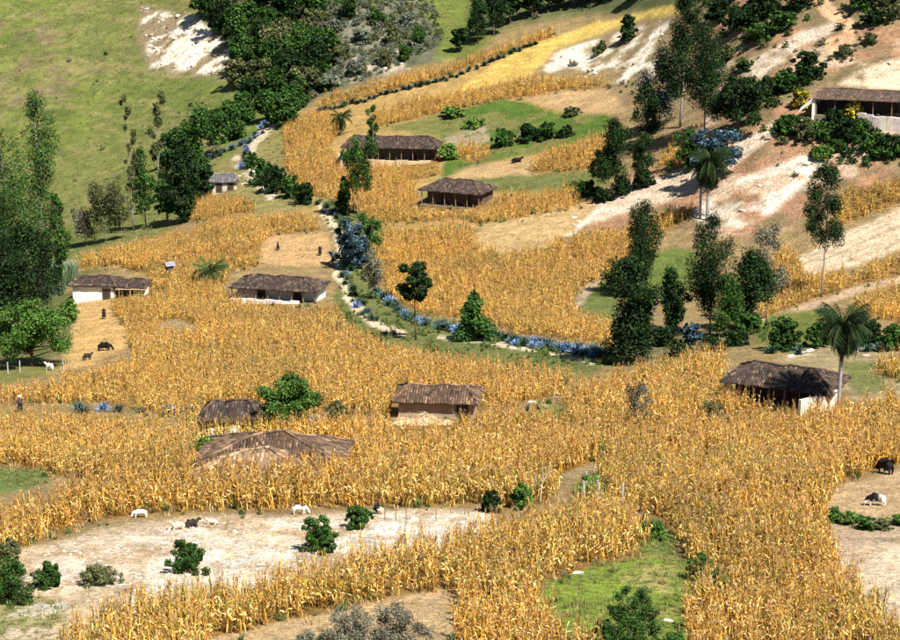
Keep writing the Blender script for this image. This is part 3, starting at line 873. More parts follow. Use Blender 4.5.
# white walled cottage and its lower wing
h1 = house(97, 298, 6.6, 5.6, 2.3, 1.0, 1.4, -3, BROWN, 'low cottage with whitewashed end wall beside the dirt yard', LIME, 0.0, 0, 0.45, LIME, None, 1, 0, 3, doors=((0.34,),))
w1 = MB()
root = h1
for k, x in enumerate((3.6, 5.2, 6.9)):
    q = MB(); q.tube([(x, -1.9, -1.5), (x, -1.9, 1.9)], [0.09, 0.08], (0.3, 0.2, 0.12), 7); link('post', q.mesh('post', M['wood']), root)
q = MB(); q.box((5.2, -1.9, 1.78), (4.4, 0.18, 0.22), (0.55, 0.40, 0.24)); link('beam', q.mesh('beam', M['wood']), root)
q = MB(); q.box((5.1, 1.0, 0.2), (4.2, 0.35, 3.6), ADOBE); q.box((7.1, -0.2, 0.2), (0.35, 2.0, 3.6), LIME); link('wing_wall', q.mesh('wing_wall', M['wall']), root)
build_roof(root, 4.8, 4.6, 0.9, 0.9, 1.95, BROWN, 8, offset=(5.0, 0.3), name='wing_roof')

house(280, 299, 12.6, 6.6, 2.1, 1.35, 3.0, -13, BROWN, 'long veranda cottage with low white parapet beside the agave lane', LIME, 1.6, 8, 0.6, LIME, (0.75, -0.47, 0.30, LIME), 1, 0, 4)
house(392, 160, 18.0, 7.0, 2.9, 1.9, 2.2, -6, BROWN, 'very long dark roofed farmhouse behind the thin eucalyptus', (0.14, 0.1, 0.07), 2.2, 9, 0.7, None, (0.75, -0.5, 0.42, (0.62, 0.47, 0.30)), 1, 0, 5, sagamt=0.3)  # dark wall colour carries the shade of the deep veranda front
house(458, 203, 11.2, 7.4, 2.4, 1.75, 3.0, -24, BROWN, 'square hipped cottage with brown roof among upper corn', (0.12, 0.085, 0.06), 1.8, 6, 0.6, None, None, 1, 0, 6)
house(438, 415, 7.9, 5.4, 2.0, 1.0, 1.3, -6, RUST, 'small tan adobe hut with flat hipped roof behind a pale straw heap', (0.36, 0.26, 0.17), 0.0, 0, 0.55, (0.40, 0.29, 0.19), None, 1, 0, 7, doors=((0.36,),), sagamt=0.1, floor_up=-0.1)
house(233, 426, 5.8, 5.0, 2.2, 1.35, 1.4, -4, BROWN, 'small grey brown roofed outhouse partly behind the bright green tree', LIME, 0.8, 4, 0.5, LIME, None, 1, 0, 9, floor_up=-1.1)
h7 = house(275, 468, 11.8, 6.6, 1.75, 1.75, 5.0, -4, RUST, 'big hipped tile roof with front wing sunk in the corn', ADOBE, 0.0, 0, 0.5, ADOBE, None, 1, 0, 10, sagamt=0.12, floor_up=-0.5)
q = MB(); q.box((-0.6, -3.6, 0.1), (7.0, 3.6, 3.0), ADOBE); link('wing_wall', q.mesh('wing_wall', M['wall']), h7)
PALE = [(0.33, 0.215, 0.125), (0.24, 0.15, 0.09), (0.40, 0.27, 0.16), (0.17, 0.108, 0.068)]
build_roof(h7, 10.8, 6.2, 1.7, 4.6, 1.2, PALE, 12, offset=(-0.8, -2.7), name='wing_roof', pitch=0.34, sagamt=0.05)
house(785, 403, 10.8, 6.6, 2.3, 1.5, 2.6, -25, BROWN, 'dark roofed house with open posts beside the tall palm', (0.085, 0.06, 0.045), 1.9, 8, 0.6, None, None, 0.9, -0.3, 11)  # walls coloured dark to stand in for the shade behind the posts
h9 = house(874, 113, 18.5, 7.5, 2.6, 1.4, 1.2, -16, [(0.13, 0.09, 0.068), (0.10, 0.072, 0.056), (0.17, 0.115, 0.082)], 'long house with deep shaded veranda and white walls on the steep slope', (0.05, 0.035, 0.028), 2.6, 7, 0.6, None, None, 1, 0, 13, floor_up=-0.2)  # near-black wall colour paints in the veranda's shade
wall_strip([(858, 127), (880, 130), (930, 136)], 2.1, 0.4, (0.84, 0.76, 0.66), 'terrace_wall', 'white terrace wall below the deep shaded veranda', seed=6)
q = MB(); q.box((-9.2, -0.4, 0.4), (0.45, 6.2, 4.2), (0.84, 0.78, 0.68)); q.add([(-9.3, -3.6, 2.3), (-11.6, -3.4, 0.4), (-11.6, 0.6, 0.6), (-9.3, 0.6, 2.6), (-9.3, -3.6, 2.15), (-11.6, -3.4, 0.25), (-11.6, 0.6, 0.45), (-9.3, 0.6, 2.45)], [(0, 3, 2, 1), (4, 5, 6, 7), (0, 1, 5, 4), (1, 2, 6, 5), (2, 3, 7, 6)], (0.84, 0.78, 0.68)); link('end_wall', q.mesh('end_wall', M['wall']), h9)
house(224, 191, 5.4, 4.6, 1.9, 1.3, 1.0, 8, GREYR, 'tiny grey roofed shed beside the stony footpath', (0.55, 0.45, 0.40), 0.0, 0, 0.4, (0.55, 0.45, 0.40), None, 1, 0, 14, name='shed')

wall_strip([(799, 415), (816, 412), (838, 409)], 1.7, 0.3, (0.84, 0.74, 0.58), 'screen_wall', 'pale plastered low wall at the end of the open house', seed=3)
wall_strip([(208, 438), (226, 437), (240, 436)], 0.9, 0.3, LIME, 'yard_wall', 'whitewashed yard wall below the small grey brown roof', seed=4)
wall_strip([(338, 160), (352, 157), (372, 155)], 1.1, 0.4, (0.70, 0.64, 0.56), 'yard_wall', 'broken white wall below the long dark roofed farmhouse', seed=5)

# heap of pale stalks before the adobe hut
def straw_heap(x0, x1, y, h, label):
    a, b_ = pos(x0, y), pos(x1, y); c0 = (a + b_) / 2; L = (b_ - a).length
    r = random.Random(5); V, F, C = [], [], []
    for i in range(900):
        u, v = r.uniform(-1, 1), r.uniform(-1, 1)
        if u * u + v * v > 1: continue
        z = h * (1 - u * u) ** 0.7 * (1 - v * v) * r.uniform(0.3, 1.0) * (0.75 + 0.3 * math.sin(u * 7 + 1))
        blade(V, F, C, (u * L / 2, v * 0.9, z), r.gauss(0.2, 0.7) + (math.pi if r.random() < 0.5 else 0), r.uniform(0.5, 1.1), 0.07, r.uniform(-0.02, 0.08), r.uniform(0.1, 0.3), np.array(r.choice([(0.80, 0.62, 0.36), (0.70, 0.52, 0.28), (0.86, 0.72, 0.48)])) * r.uniform(0.75, 1.05), r, 2, r.uniform(-1, 1))
    n = 16                                              # packed body of the heap under the loose stalks
    for j in range(n + 1):
        for i in range(9):
            u, v = -1 + 2 * j / n, -1 + 2 * i / 8
            V.append(np.array([u * L / 2, v * 0.95, max(-0.2, h * 0.72 * (1 - u * u) ** 0.6 * (1 - v * v) * (0.8 + 0.25 * math.sin(u * 7 + 1)) - 0.05)])); C.append(np.array((0.62, 0.45, 0.24)))
    o0 = len(V) - (n + 1) * 9
    for j in range(n):
        for i in range(8):
            F.append((o0 + j * 9 + i, o0 + (j + 1) * 9 + i, o0 + (j + 1) * 9 + i + 1, o0 + j * 9 + i + 1))
    o = link('straw_heap', np_mesh('straw_heap', np.array(V), np.array(F), np.clip(np.array(C), 0, 0.9), M['grass']), None, c0)
    tag(o, label, 'straw heap')
straw_heap(394, 452, 425, 1.15, 'long heap of pale cut stalks before the tan adobe hut')

# post with a little gabled box in the field (granary box)
p = pos(170, 285)
root = link('box_on_post', None, None, p, (0, 0, 0.6)); tag(root, 'small pale gabled box on a post between the white walled cottages', 'post box')
q = MB(); q.tube([(0, 0, -0.3), (0.03, 0, 2.2)], [0.07, 0.06], (0.12, 0.09, 0.06), 7); link('post', q.mesh('post', M['wood']), root)
q = MB(); q.box((0, 0, 2.55), (0.9, 0.8, 0.7), (0.10, 0.08, 0.07)); link('box', q.mesh('box', M['wood']), root)
q = MB(); q.add([(-0.75, -0.65, 2.8), (0.75, -0.65, 2.8), (0.75, 0, 3.35), (-0.75, 0, 3.35), (-0.75, 0.65, 2.8), (0.75, 0.65, 2.8), (-0.75, 0, 3.25), (0.75, 0, 3.25)], [(0, 1, 2, 3), (3, 2, 5, 4), (0, 3, 4, 6), (1, 7, 5, 2), (1, 0, 6, 7), (4, 5, 7, 6)], (0.26, 0.23, 0.28)); link('roof', q.mesh('roof', M['wall']), root)

# ------------------------------------------------------------------ trees and plants
print('trees')
def leaf_quads(P, Nr, length, width, cols, rng, droop=0.0):
    n = len(P)
    Nn = Nr + rng.normal(0, 0.55, (n, 3)); Nn /= np.linalg.norm(Nn, axis=1)[:, None] + 1e-9
    Tn = rng.normal(0, 1, (n, 3)); Tn[:, 2] -= droop
    Tn -= Nn * (Tn * Nn).sum(1)[:, None]; Tn /= np.linalg.norm(Tn, axis=1)[:, None] + 1e-9
    B = np.cross(Nn, Tn)
    l = (length * rng.uniform(0.6, 1.35, n))[:, None]; w = (width * rng.uniform(0.6, 1.35, n))[:, None]
    bend = Nn * l * 0.12
    V = np.stack([P - Tn * l / 2 - bend, P + B * w / 2, P + Tn * l / 2 - bend, P - B * w / 2], 1).reshape(-1, 3)
    F = np.arange(4 * n).reshape(n, 4)
    C = np.repeat(cols, 4, axis=0)
    return V, F, C

def clump_points(cl, n, rng, shell=0.55):
    """cl: (m,6) centre and radii; n leaves shared by clump size"""
    cl = np.array(cl, float)
    w = (cl[:, 3] * cl[:, 4] * cl[:, 5]) ** 0.75
    k = rng.choice(len(cl), n, p=w / w.sum())
    d = rng.normal(0, 1, (n, 3)); d /= np.linalg.norm(d, axis=1)[:, None]
    rad = rng.random(n) ** shell
    lump = 0.75 + 0.5 * vnoise(d[:, 0] * 2.3 + k * 7.1, d[:, 1] * 2.3 + d[:, 2] * 1.9, 5)
    P = cl[k, :3] + d * cl[k, 3:6] * (rad * lump)[:, None]
    return P, d, rad, k

GREENS = {
 'dark': [(0.011, 0.029, 0.008), (0.017, 0.043, 0.011), (0.007, 0.018, 0.006), (0.032, 0.068, 0.016)],
 'deep': [(0.026, 0.072, 0.013), (0.042, 0.105, 0.018), (0.014, 0.038, 0.009), (0.078, 0.15, 0.028)],
 'bright': [(0.085, 0.17, 0.028), (0.12, 0.22, 0.035), (0.06, 0.12, 0.022), (0.15, 0.26, 0.05)],
 'olive': [(0.085, 0.095, 0.035), (0.11, 0.125, 0.045), (0.06, 0.07, 0.03), (0.14, 0.15, 0.06)],
 'blue': [(0.025, 0.055, 0.05), (0.045, 0.085, 0.10), (0.014, 0.032, 0.020), (0.10, 0.16, 0.25)],
 'grey': [(0.13, 0.125, 0.085), (0.17, 0.165, 0.12), (0.09, 0.088, 0.06), (0.22, 0.20, 0.13)],
 'sage': [(0.13, 0.15, 0.10), (0.17, 0.19, 0.13), (0.09, 0.11, 0.07), (0.22, 0.24, 0.17)],
 'mid': [(0.050, 0.115, 0.018), (0.075, 0.155, 0.025), (0.032, 0.07, 0.014), (0.11, 0.20, 0.035)],
 'yellow': [(0.42, 0.33, 0.03), (0.30, 0.26, 0.03), (0.12, 0.13, 0.03), (0.55, 0.42, 0.04)],
}
def tree_meshes(kind, H, Wd, tone, seed, nleaf, leaf=0.3):
    r = random.Random(seed); rng = np.random.default_rng(seed)
    R = Wd / 2 * {'tower': 1.08, 'euc': 1.2, 'cone': 1.15, 'thin': 1.1}.get(kind, 1.0)
    nleaf_clump = None; cl = []; trunk_top = 0.9; tr = max(0.05, H * 0.0085)
    bend = Vector((r.uniform(-1, 1), r.uniform(-1, 1), 0)) * H * 0.025
    spine = lambda u: Vector((bend.x * math.sin(u * 2.6), bend.y * math.sin(u * 2.2), u * H))
    if kind == 'euc':            # tall, narrow, open
        n = 24
        for i in range(n):
            u = 0.24 + 0.74 * (i + r.random()) / n
            env = math.sin(min(1, (u - 0.14) / 0.86) * math.pi) ** 0.55 * (1.08 - 0.42 * u)
            a = r.uniform(0, 6.28); rr = R * env * r.uniform(0.1, 0.95)
            s = spine(u); k = R * r.uniform(0.28, 0.5) * (0.6 + 0.6 * env)
            cl.append((s.x + math.cos(a) * rr, s.y + math.sin(a) * rr, s.z, k, k, k * r.uniform(1.0, 1.5)))
    elif kind == 'thin':         # sparse young gum
        n = 13
        for i in range(n):
            u = 0.35 + 0.62 * (i + r.random()) / n
            a = r.uniform(0, 6.28); rr = R * r.uniform(0.1, 0.8)
            s = spine(u); k = R * r.uniform(0.22, 0.42)
            cl.append((s.x + math.cos(a) * rr, s.y + math.sin(a) * rr, s.z, k, k, k * 1.3))
        tr *= 0.8
    elif kind == 'round':        # broad spreading crown on a short forked trunk
        cl.append((0, 0, H * 0.56, R * 0.6, R * 0.6, H * 0.24))
        for i in range(46):
            a = r.uniform(0, 6.28); v = r.uniform(0.28, 0.88); env = math.sqrt(max(0.05, 1 - ((v - 0.5) / 0.48) ** 2))
            rr = R * env * math.sqrt(r.random()) * 0.95; k = R * r.uniform(0.15, 0.32)
            cl.append((math.cos(a) * rr, math.sin(a) * rr, v * H, k, k, k * 0.8))
        trunk_top = 0.6; tr = H * 0.028
    elif kind == 'bush':         # down to the ground
        cl.append((0, 0, H * 0.42, R * 0.62, R * 0.62, H * 0.36))
        for i in range(46):
            a = r.uniform(0, 6.28); v = r.uniform(0.06, 0.9); env = math.sqrt(max(0.03, 1 - ((v - 0.32) / 0.62) ** 2))
            rr = R * env * math.sqrt(r.random()) * r.uniform(0.75, 1.3); k = R * r.uniform(0.10, 0.28)
            cl.append((math.cos(a) * rr, math.sin(a) * rr, v * H, k, k, min(k, H * 0.2)))
        trunk_top = 0.5; tr = H * 0.02
    elif kind == 'cone':
        for i in range(26):
            u = (i + r.random()) / 26; a = r.uniform(0, 6.28)
            env = (1 - u) ** 0.75; rr = R * env * math.sqrt(r.random()) * 0.85; k = R * (0.16 + 0.24 * env)
            cl.append((math.cos(a) * rr, math.sin(a) * rr, H * (0.1 + 0.84 * u), k, k, k * 1.1))
    elif kind == 'pom':          # bare stem with a ball of foliage
        for i in range(16):
            a = r.uniform(0, 6.28); v = r.uniform(0.52, 0.94); env = math.sqrt(max(0.05, 1 - ((v - 0.70) / 0.3) ** 2))
            rr = R * env * math.sqrt(r.random()) * 0.8; k = R * r.uniform(0.26, 0.4)
            s = spine(v); cl.append((s.x + math.cos(a) * rr, s.y + math.sin(a) * rr, v * H, k, k, k * 0.8))
        tr = H * 0.012
    elif kind == 'tower':        # heavy dark column in two or three lobes
        for zz in (0.3, 0.5, 0.7): cl.append((0, 0, zz * H, R * 0.6, R * 0.6, H * 0.15))
        for i in range(56):
            u = r.uniform(0.12, 0.97); a = r.uniform(0, 6.28)
            env = 0.68 + 0.32 * math.sin(u * 9 + 0.6 + seed % 5); env *= min(1, (1.06 - u) * 3.0) * min(1, 0.45 + u * 1.4)
            rr = R * env * math.sqrt(r.random()) * 0.95; k = R * r.uniform(0.22, 0.46)
            dx_, dy_ = math.sin(u * 5 + seed) * R * 0.22, math.cos(u * 4 + seed * 1.7) * R * 0.2
            cl.append((math.cos(a) * rr + dx_, math.sin(a) * rr + dy_, u * H, k, k, k * 1.1))
    elif kind == 'top':          # long clean trunk, foliage on the upper half, leaning clumps
        for i in range(18):
            u = r.uniform(0.42, 0.97); a = r.uniform(0, 6.28); env = math.sin((u - 0.34) / 0.68 * math.pi) ** 0.6
            s = spine(u); rr = R * env * math.sqrt(r.random()) * 0.9; k = R * r.uniform(0.32, 0.5)
            cl.append((s.x + math.cos(a) * rr, s.y + math.sin(a) * rr, u * H, k, k, k * 1.2))
    mb = MB()
    bark = (0.30, 0.26, 0.22) if kind in ('euc', 'thin', 'top', 'tower') else (0.13, 0.09, 0.065)
    ns = 7
    us = [i / (ns - 1) * trunk_top for i in range(ns)]
    mb.tube([spine(u) + Vector((0, 0, -0.4 if i == 0 else 0)) for i, u in enumerate(us)], [max(0.02, tr * (1.25 if i == 0 else 1 - 0.82 * u / trunk_top)) for i, u in enumerate(us)], bark, 7)
    for c_ in (cl if len(cl) < 30 else cl[::2]):      # limbs to the clumps
        cz = c_[2]
        u0 = max(0.08, min(trunk_top * 0.97, cz / H - r.uniform(0.06, 0.2)))
        a = spine(u0); b_ = Vector(c_[:3])
        mid = a.lerp(b_, 0.55) + Vector((0, 0, -0.03 * H))
        rr = tr * (1 - 0.8 * u0) * 0.5
        mb.tube([a, mid, b_], [max(rr, 0.025), max(rr * 0.65, 0.018), 0.012], bark, 5)
    tm = mb.mesh('trunk', M['bark'], True)
    P, d, rad, k = clump_points(cl, nleaf, rng, 0.45)
    P[:, 2] = np.maximum(P[:, 2], 0.05)
    base = np.array(GREENS[tone])
    ct = rng.uniform(0.7, 1.35, len(cl))[k][:, None]
    cols = base[rng.integers(0, len(base), nleaf)] * ct * rng.uniform(0.8, 1.25, (nleaf, 1))
    nr = d * 0.7 + np.array([0, 0, 0.5])
    wr = 0.34 if kind in ('euc', 'thin', 'top') else 0.6
    V, F, C = leaf_quads(P, nr, leaf, leaf * wr, cols, rng, 0.9 if kind in ('euc', 'thin', 'top') else 0.2)
    cm = np_mesh('crown', V, F, np.clip(C, 0, 0.9), M['leaf'])
    return tm, cm

tree_cache = {}
TONE = {'dark': 'blackish green', 'deep': 'mid green', 'bright': 'bright green', 'olive': 'olive green', 'blue': 'bluish', 'grey': 'dry grey', 'sage': 'grey green', 'mid': 'fresh green', 'yellow': 'yellow'}
FORM = {'round': 'broad crowned', 'tower': 'upright lumpy', 'bush': 'low spreading', 'euc': 'slender'}
def tree(px, py, hpx, wpx, kind, tone, label, group=None, name=None, cat=None, nleaf=2600, leaf=None, seed=None, cache=None, rz=None, hpm=None):
    s = ppm(px, py)
    H, Wd = hpx / s, wpx / s
    nleaf = int(nleaf * (1.7 if kind != 'tower' else 2.2))
    if leaf is None: leaf = max(0.10, 3.0 / s)
    if kind == 'bush' and s > 11: leaf *= 0.75; nleaf = int(nleaf * 1.7)
    p = pos(px, py)
    if cache is not None:
        key = (kind, tone, cache)
        if key not in tree_cache: tree_cache[key] = (tree_meshes(kind, H, Wd, tone, hash(str(key)) % 9999 if False else sum(map(ord, str(key))), nleaf, leaf), H, Wd)
        (tm, cm), H0_, W0_ = tree_cache[key]
        scl = (Wd / W0_, Wd / W0_, H / H0_)
    else:
        tm, cm = tree_meshes(kind, H, Wd, tone, seed if seed is not None else int(px * 7 + py * 13), nleaf, leaf)
        scl = (1, 1, 1)
    nm = name or ('bush' if kind == 'bush' else 'tree')
    root = link(nm, None, None, p, (0, 0, rz if rz is not None else random.uniform(0, 6.28) if cache is not None else 0), scl)
    tag(root, label, cat or ('bush' if kind == 'bush' else 'tree'), group)
    link('trunk' if kind != 'bush' else 'stem', tm, root)
    link('crown' if kind != 'bush' else 'foliage', cm, root)
    return root

# left edge: tall open gums
tree(40, 300, 210, 50, 'euc', 'deep', 'tallest slender gum tree standing above the cane clump', name='gum_tree', nleaf=5200)
tree(10, 318, 190, 62, 'euc', 'deep', 'wide open gum tree next to the tallest gum', name='gum_tree', nleaf=6000)
tree(60, 296, 105, 22, 'euc', 'deep', 'short gum tree on the meadow side of the tallest gum', name='gum_tree', nleaf=2600)
tree(-12, 345, 190, 60, 'euc', 'dark', 'dark gum tree behind the round bright green tree', name='gum_tree', nleaf=5000)
tree(20, 335, 110, 55, 'tower', 'dark', 'low dense dark tree under the tallest gum', nleaf=4200)
tree(46, 322, 96, 32, 'euc', 'dark', 'dark leafy tree between the cane clump and the round tree', nleaf=3000)
tree(2, 336, 120, 50, 'euc', 'dark', 'tall dark mass of a tree inside the gum clump', nleaf=4200)
tree(-50, 320, 210, 60, 'euc', 'deep', 'gum tree at the far edge of the gum clump', name='gum_tree', nleaf=4000)
tree(32, 366, 66, 86, 'round', 'mid', 'round bright green spreading tree beside the dirt yard', nleaf=7000)
tree(70, 322, 26, 22, 'bush', 'bright', 'bright green bush beside the white end wall', nleaf=900)
# meadow saplings
tree(134, 232, 142, 16, 'thin', 'olive', 'thin sapling with leaves in separate tufts on the meadow edge', name='gum_sapling', nleaf=900)
tree(159, 214, 128, 20, 'thin', 'olive', 'feathery pale sapling taller than the dark trees beside it', name='gum_sapling', nleaf=1300)
tree(146, 228, 82, 24, 'euc', 'deep', 'dark narrow gum beside the ravine trees', name='gum_tree', nleaf=2600)
tree(106, 244, 62, 44, 'thin', 'olive', 'sparse olive tree on the meadow above the white walled cottage', nleaf=2200)
tree(122, 240, 48, 30, 'thin', 'olive', 'low sparse olive tree next to the thin saplings', nleaf=1300)
tree(86, 246, 36, 30, 'thin', 'grey', 'small grey leafed tree above the cane clump', nleaf=900)
# ravine trees
for i, (x, y, h, w) in enumerate([(176, 196, 66, 40), (196, 176, 66, 42), (214, 156, 52, 36), (184, 222, 74, 34), (168, 226, 50, 28), (232, 140, 38, 30), (200, 204, 44, 30), (244, 122, 26, 24), (180, 165, 40, 34)]):
    tree(x, y, h, w, 'tower' if i % 2 else 'round', 'deep' if i % 3 else 'dark', f"{FORM['tower' if i % 2 else 'round']} {TONE['deep' if i % 3 else 'dark']} tree in the ravine row between meadow and corn", 'dark trees along the ravine', nleaf=2600)
# wooded hill: individuals in front, the rest a mass
wood = [(205, 16), (222, 28), (240, 44), (228, 8), (250, 24), (262, 50), (246, 66), (262, 84), (276, 100), (286, 82), (272, 66), (282, 48), (270, 28), (292, 30), (300, 62), (306, 88), (296, 104), (316, 74), (322, 52), (310, 40), (312, 14), (332, 30), (340, 58), (350, 16), (362, 38), (288, 8), (376, 20), (330, 84), (392, 40), (260, 6), (408, 22), (238, 84), (270, 118), (252, 104), (286, 122), (420, 42), (356, 70), (385, 62), (404, 58)]
for i, (x, y) in enumerate(wood):
    far = x > 325
    w = random.uniform(24, 38) * (0.6 if far else 1.0); h = random.uniform(26, 42) * (0.55 if far else 1.0)
    kd = ('round', 'bush', 'tower')[i % 3]
    tn = ('sage', 'olive', 'deep')[i % 3] if far else ('deep', 'dark', 'deep', 'olive')[i % 4]
    tree(x, y + 4, h, w, kd, tn, f'{FORM[kd]} {TONE[tn]} tree on the bare rocky side of the hill' if far else f'{FORM[kd]} {TONE[tn]} tree of the wood on the steep hill',
         'low trees on the rocky side' if far else 'trees of the hill wood', nleaf=2200, cache=i % 5, name='tree', cat='tree')
# top of the valley
for i, (x, y, h, w) in enumerate([(460, 50, 26, 18), (478, 42, 46, 22), (494, 36, 52, 20), (510, 24, 40, 30), (532, 18, 36, 30), (552, 10, 30, 30), (572, 6, 30, 28), (594, 2, 30, 28), (620, -4, 26, 30), (646, -6, 30, 28), (500, 6, 30, 34), (530, -8, 34, 34)]):
    tree(x, y, h, w, 'euc' if i in (1, 2) else 'round', 'dark', f"{FORM['euc' if i in (1, 2) else 'round']} dark tree in the row above the top corn band", 'trees above the top corn band', nleaf=1800)
tree(628, 42, 28, 20, 'bush', 'dark', 'lone dark bush on the white rock face', nleaf=1200)
tree(600, 54, 14, 12, 'bush', 'olive', 'small olive bush on the white rock face', nleaf=600)
# gum grove on the right slope
for (x, y, h, w, k, tn, lb, nl) in [
    (680, 128, 142, 40, 'euc', 'dark', 'tallest dark gum tree of the grove below the rock face', 5000),
    (704, 138, 112, 52, 'euc', 'dark', 'wide dark gum tree in the grove above the hillside palm', 5600),
    (738, 136, 66, 56, 'round', 'dark', 'broad black green tree at the uphill end of the grove', 4600),
    (660, 128, 74, 36, 'euc', 'blue', 'bluish gum tree at the grove edge near the rock face', 2800),
    (646, 146, 60, 26, 'euc', 'dark', 'small dark gum below the bluish gum', 2000),
    (716, 184, 62, 54, 'round', 'blue', 'broad blue leafed gum directly behind the hillside palm', 4200),
    (616, 196, 76, 34, 'euc', 'dark', 'dark lumpy tree beside the stubble patch', 4200),
    (640, 190, 60, 28, 'thin', 'dark', 'thin dark tree beside the lumpy tree', 1800),
    (598, 192, 42, 20, 'thin', 'olive', 'small sparse tree on the lumpy tree\'s corn side', 900),
    (690, 168, 40, 40, 'bush', 'deep', 'dark bush under the blue leafed gum', 2000),
    (629, 364, 108, 60, 'tower', 'dark', 'massive black green tree at the end of the agave lane', 9000),
    (641, 296, 96, 38, 'euc', 'dark', 'tall conical tree rising behind the massive black tree', 5200),
    (672, 336, 70, 28, 'tower', 'dark', 'slim dark tree between the massive tree and the grove', 2600),
    (710, 334, 122, 46, 'euc', 'dark', 'tall dark leaning tree below the hillside palm', 6500),
    (744, 330, 84, 48, 'tower', 'dark', 'dense dark tree above the open sided house', 4600),
    (726, 338, 66, 34, 'euc', 'deep', 'low green gum in the middle of the lower grove', 2600),
    (766, 322, 100, 40, 'thin', 'grey', 'grey half bare tree at the grove\'s uphill side', 2400),
    (821, 297, 138, 48, 'top', 'dark', 'tall slender tree with clean pale trunk on the steep slope', 4600),
    (416, 340, 82, 38, 'pom', 'dark', 'small tree with bare stem and round dark head beside the lane', 3400),
    (474, 341, 52, 40, 'cone', 'deep', 'dense conical green tree beside the lane', 4200),
    (287, 434, 62, 66, 'round', 'mid', 'leafy bright green tree between the two brown roofs', 6500),
    (358, 218, 82, 40, 'thin', 'deep', 'open gum tree in the corn before the long farmhouse', 2600),
    (344, 214, 40, 18, 'cone', 'deep', 'narrow dark sapling next to the open gum', 1500),
    (372, 172, 70, 16, 'thin', 'deep', 'very thin gum rising over the long dark roof', 900),
    (352, 268, 56, 40, 'bush', 'blue', 'large blue leafed shrub tree beside the lane', 4200),
    (372, 256, 42, 22, 'thin', 'deep', 'small green tree beside the large blue shrub', 1300),
    (374, 300, 48, 24, 'thin', 'grey', 'dry grey shrub beside the blue shrub tree', 1100),
    (637, 428, 48, 26, 'thin', 'grey', 'bare twiggy dry shrub standing in the corn', 700),
    (712, 424, 26, 24, 'bush', 'olive', 'low olive bush standing in the corn near the open house', 900)]:
    tree(x, y, h, w, k, tn, lb, nleaf=nl, name='shrub' if 'shrub' in lb and 'tree' not in lb else None)

# bushes of the upper right slope
for i, (x, y, h, w, tn) in enumerate([(718, 20, 22, 34, 'dark'), (742, 30, 26, 40, 'dark'), (764, 16, 26, 36, 'dark'), (782, 30, 22, 34, 'deep'), (800, 8, 22, 30, 'dark'), (760, 42, 20, 30, 'deep'), (874, 26, 16, 26, 'dark'), (862, 8, 20, 34, 'deep'), (886, 12, 18, 30, 'olive'),
                                      (806, 80, 30, 34, 'dark'), (786, 92, 22, 30, 'deep'), (768, 96, 20, 26, 'dark'), (752, 112, 20, 26, 'deep'), (846, 56, 12, 22, 'olive'), (870, 44, 12, 18, 'olive'), (726, 60, 16, 24, 'olive'), (744, 72, 14, 20, 'deep'), (710, 90, 18, 22, 'dark')]):
    tree(x, y, h, w, 'bush', tn, f'{TONE[tn]} bush scattered on the dry slope above the veranda house', 'bushes of the upper slope', nleaf=1500, cache=i % 3)
for i, (x, y, h, w, tn) in enumerate([(790, 134, 20, 30, 'deep'), (808, 138, 20, 34, 'olive'), (826, 140, 20, 34, 'deep'), (846, 144, 28, 24, 'dark'), (872, 150, 18, 34, 'deep'), (892, 154, 20, 36, 'dark'), (912, 154, 20, 34, 'deep'), (820, 158, 14, 24, 'bright'), (838, 150, 12, 20, 'deep'), (886, 158, 14, 26, 'deep')]):
    tree(x, y, h, w, 'bush', tn, f'{TONE[tn]} bush in the hedge below the veranda house', 'bushes below the veranda house', nleaf=1700, cache=10 + i % 3)
tree(800, 108, 20, 20, 'bush', 'yellow', 'yellow flowering bush at the white end wall', nleaf=1200)
tree(834, 133, 26, 28, 'bush', 'dark', 'tall blackish bush right before the veranda posts', nleaf=2000)
tree(860, 138, 20, 24, 'bush', 'deep', 'mid green bush before the white terrace wall', nleaf=1500)
tree(852, 122, 28, 22, 'bush', 'yellow', 'large yellow flowering bush in front of the veranda', nleaf=2600)
# path side and mid distance bushes
for i, (x, y, h, w, tn) in enumerate([(262, 184, 26, 24, 'deep'), (274, 192, 30, 26, 'dark'), (290, 198, 24, 24, 'deep'), (304, 204, 24, 22, 'dark'), (252, 168, 16, 16, 'deep')]):
    tree(x, y, h, w, 'bush', tn, f'{TONE[tn]} bush beside the stony footpath', 'bushes along the stony footpath', nleaf=1400, cache=20 + i % 2)
for i, (x, y, h, w, tn) in enumerate([(504, 146, 20, 22, 'deep'), (528, 140, 18, 26, 'dark'), (546, 138, 18, 24, 'deep'), (566, 136, 12, 18, 'dark'), (448, 160, 16, 20, 'bright'), (474, 126, 10, 20, 'bright'), (454, 116, 10, 26, 'bright'), (572, 116, 8, 16, 'olive')]):
    tree(x, y, h, w, 'bush', tn, f'{TONE[tn]} bush on the grassy plot above the brown hipped cottage', 'bushes on the grassy plot', nleaf=1200, cache=30 + i % 2)
for i, (x, y, h, w, tn) in enumerate([(586, 196, 16, 22, 'deep'), (604, 202, 14, 22, 'dark'), (622, 196, 20, 20, 'dark'), (644, 188, 20, 22, 'dark'), (574, 192, 10, 20, 'bright')]):
    tree(x, y, h, w, 'bush', tn, f'{TONE[tn]} low bush along the rocky slope path', 'bushes along the slope path', nleaf=1000, cache=40 + i % 2)
for i, (x, y, h, w, tn) in enumerate([(664, 346, 22, 26, 'dark'), (690, 344, 24, 22, 'blue'), (752, 332, 20, 28, 'deep'), (712, 350, 14, 26, 'dark'), (680, 354, 12, 30, 'dark'), (736, 344, 14, 28, 'dark')]):
    tree(x, y, h, w, 'bush', tn, f'{TONE[tn]} low bush under the lower grove', 'undergrowth of the lower grove', nleaf=1300, cache=50 + i % 2)
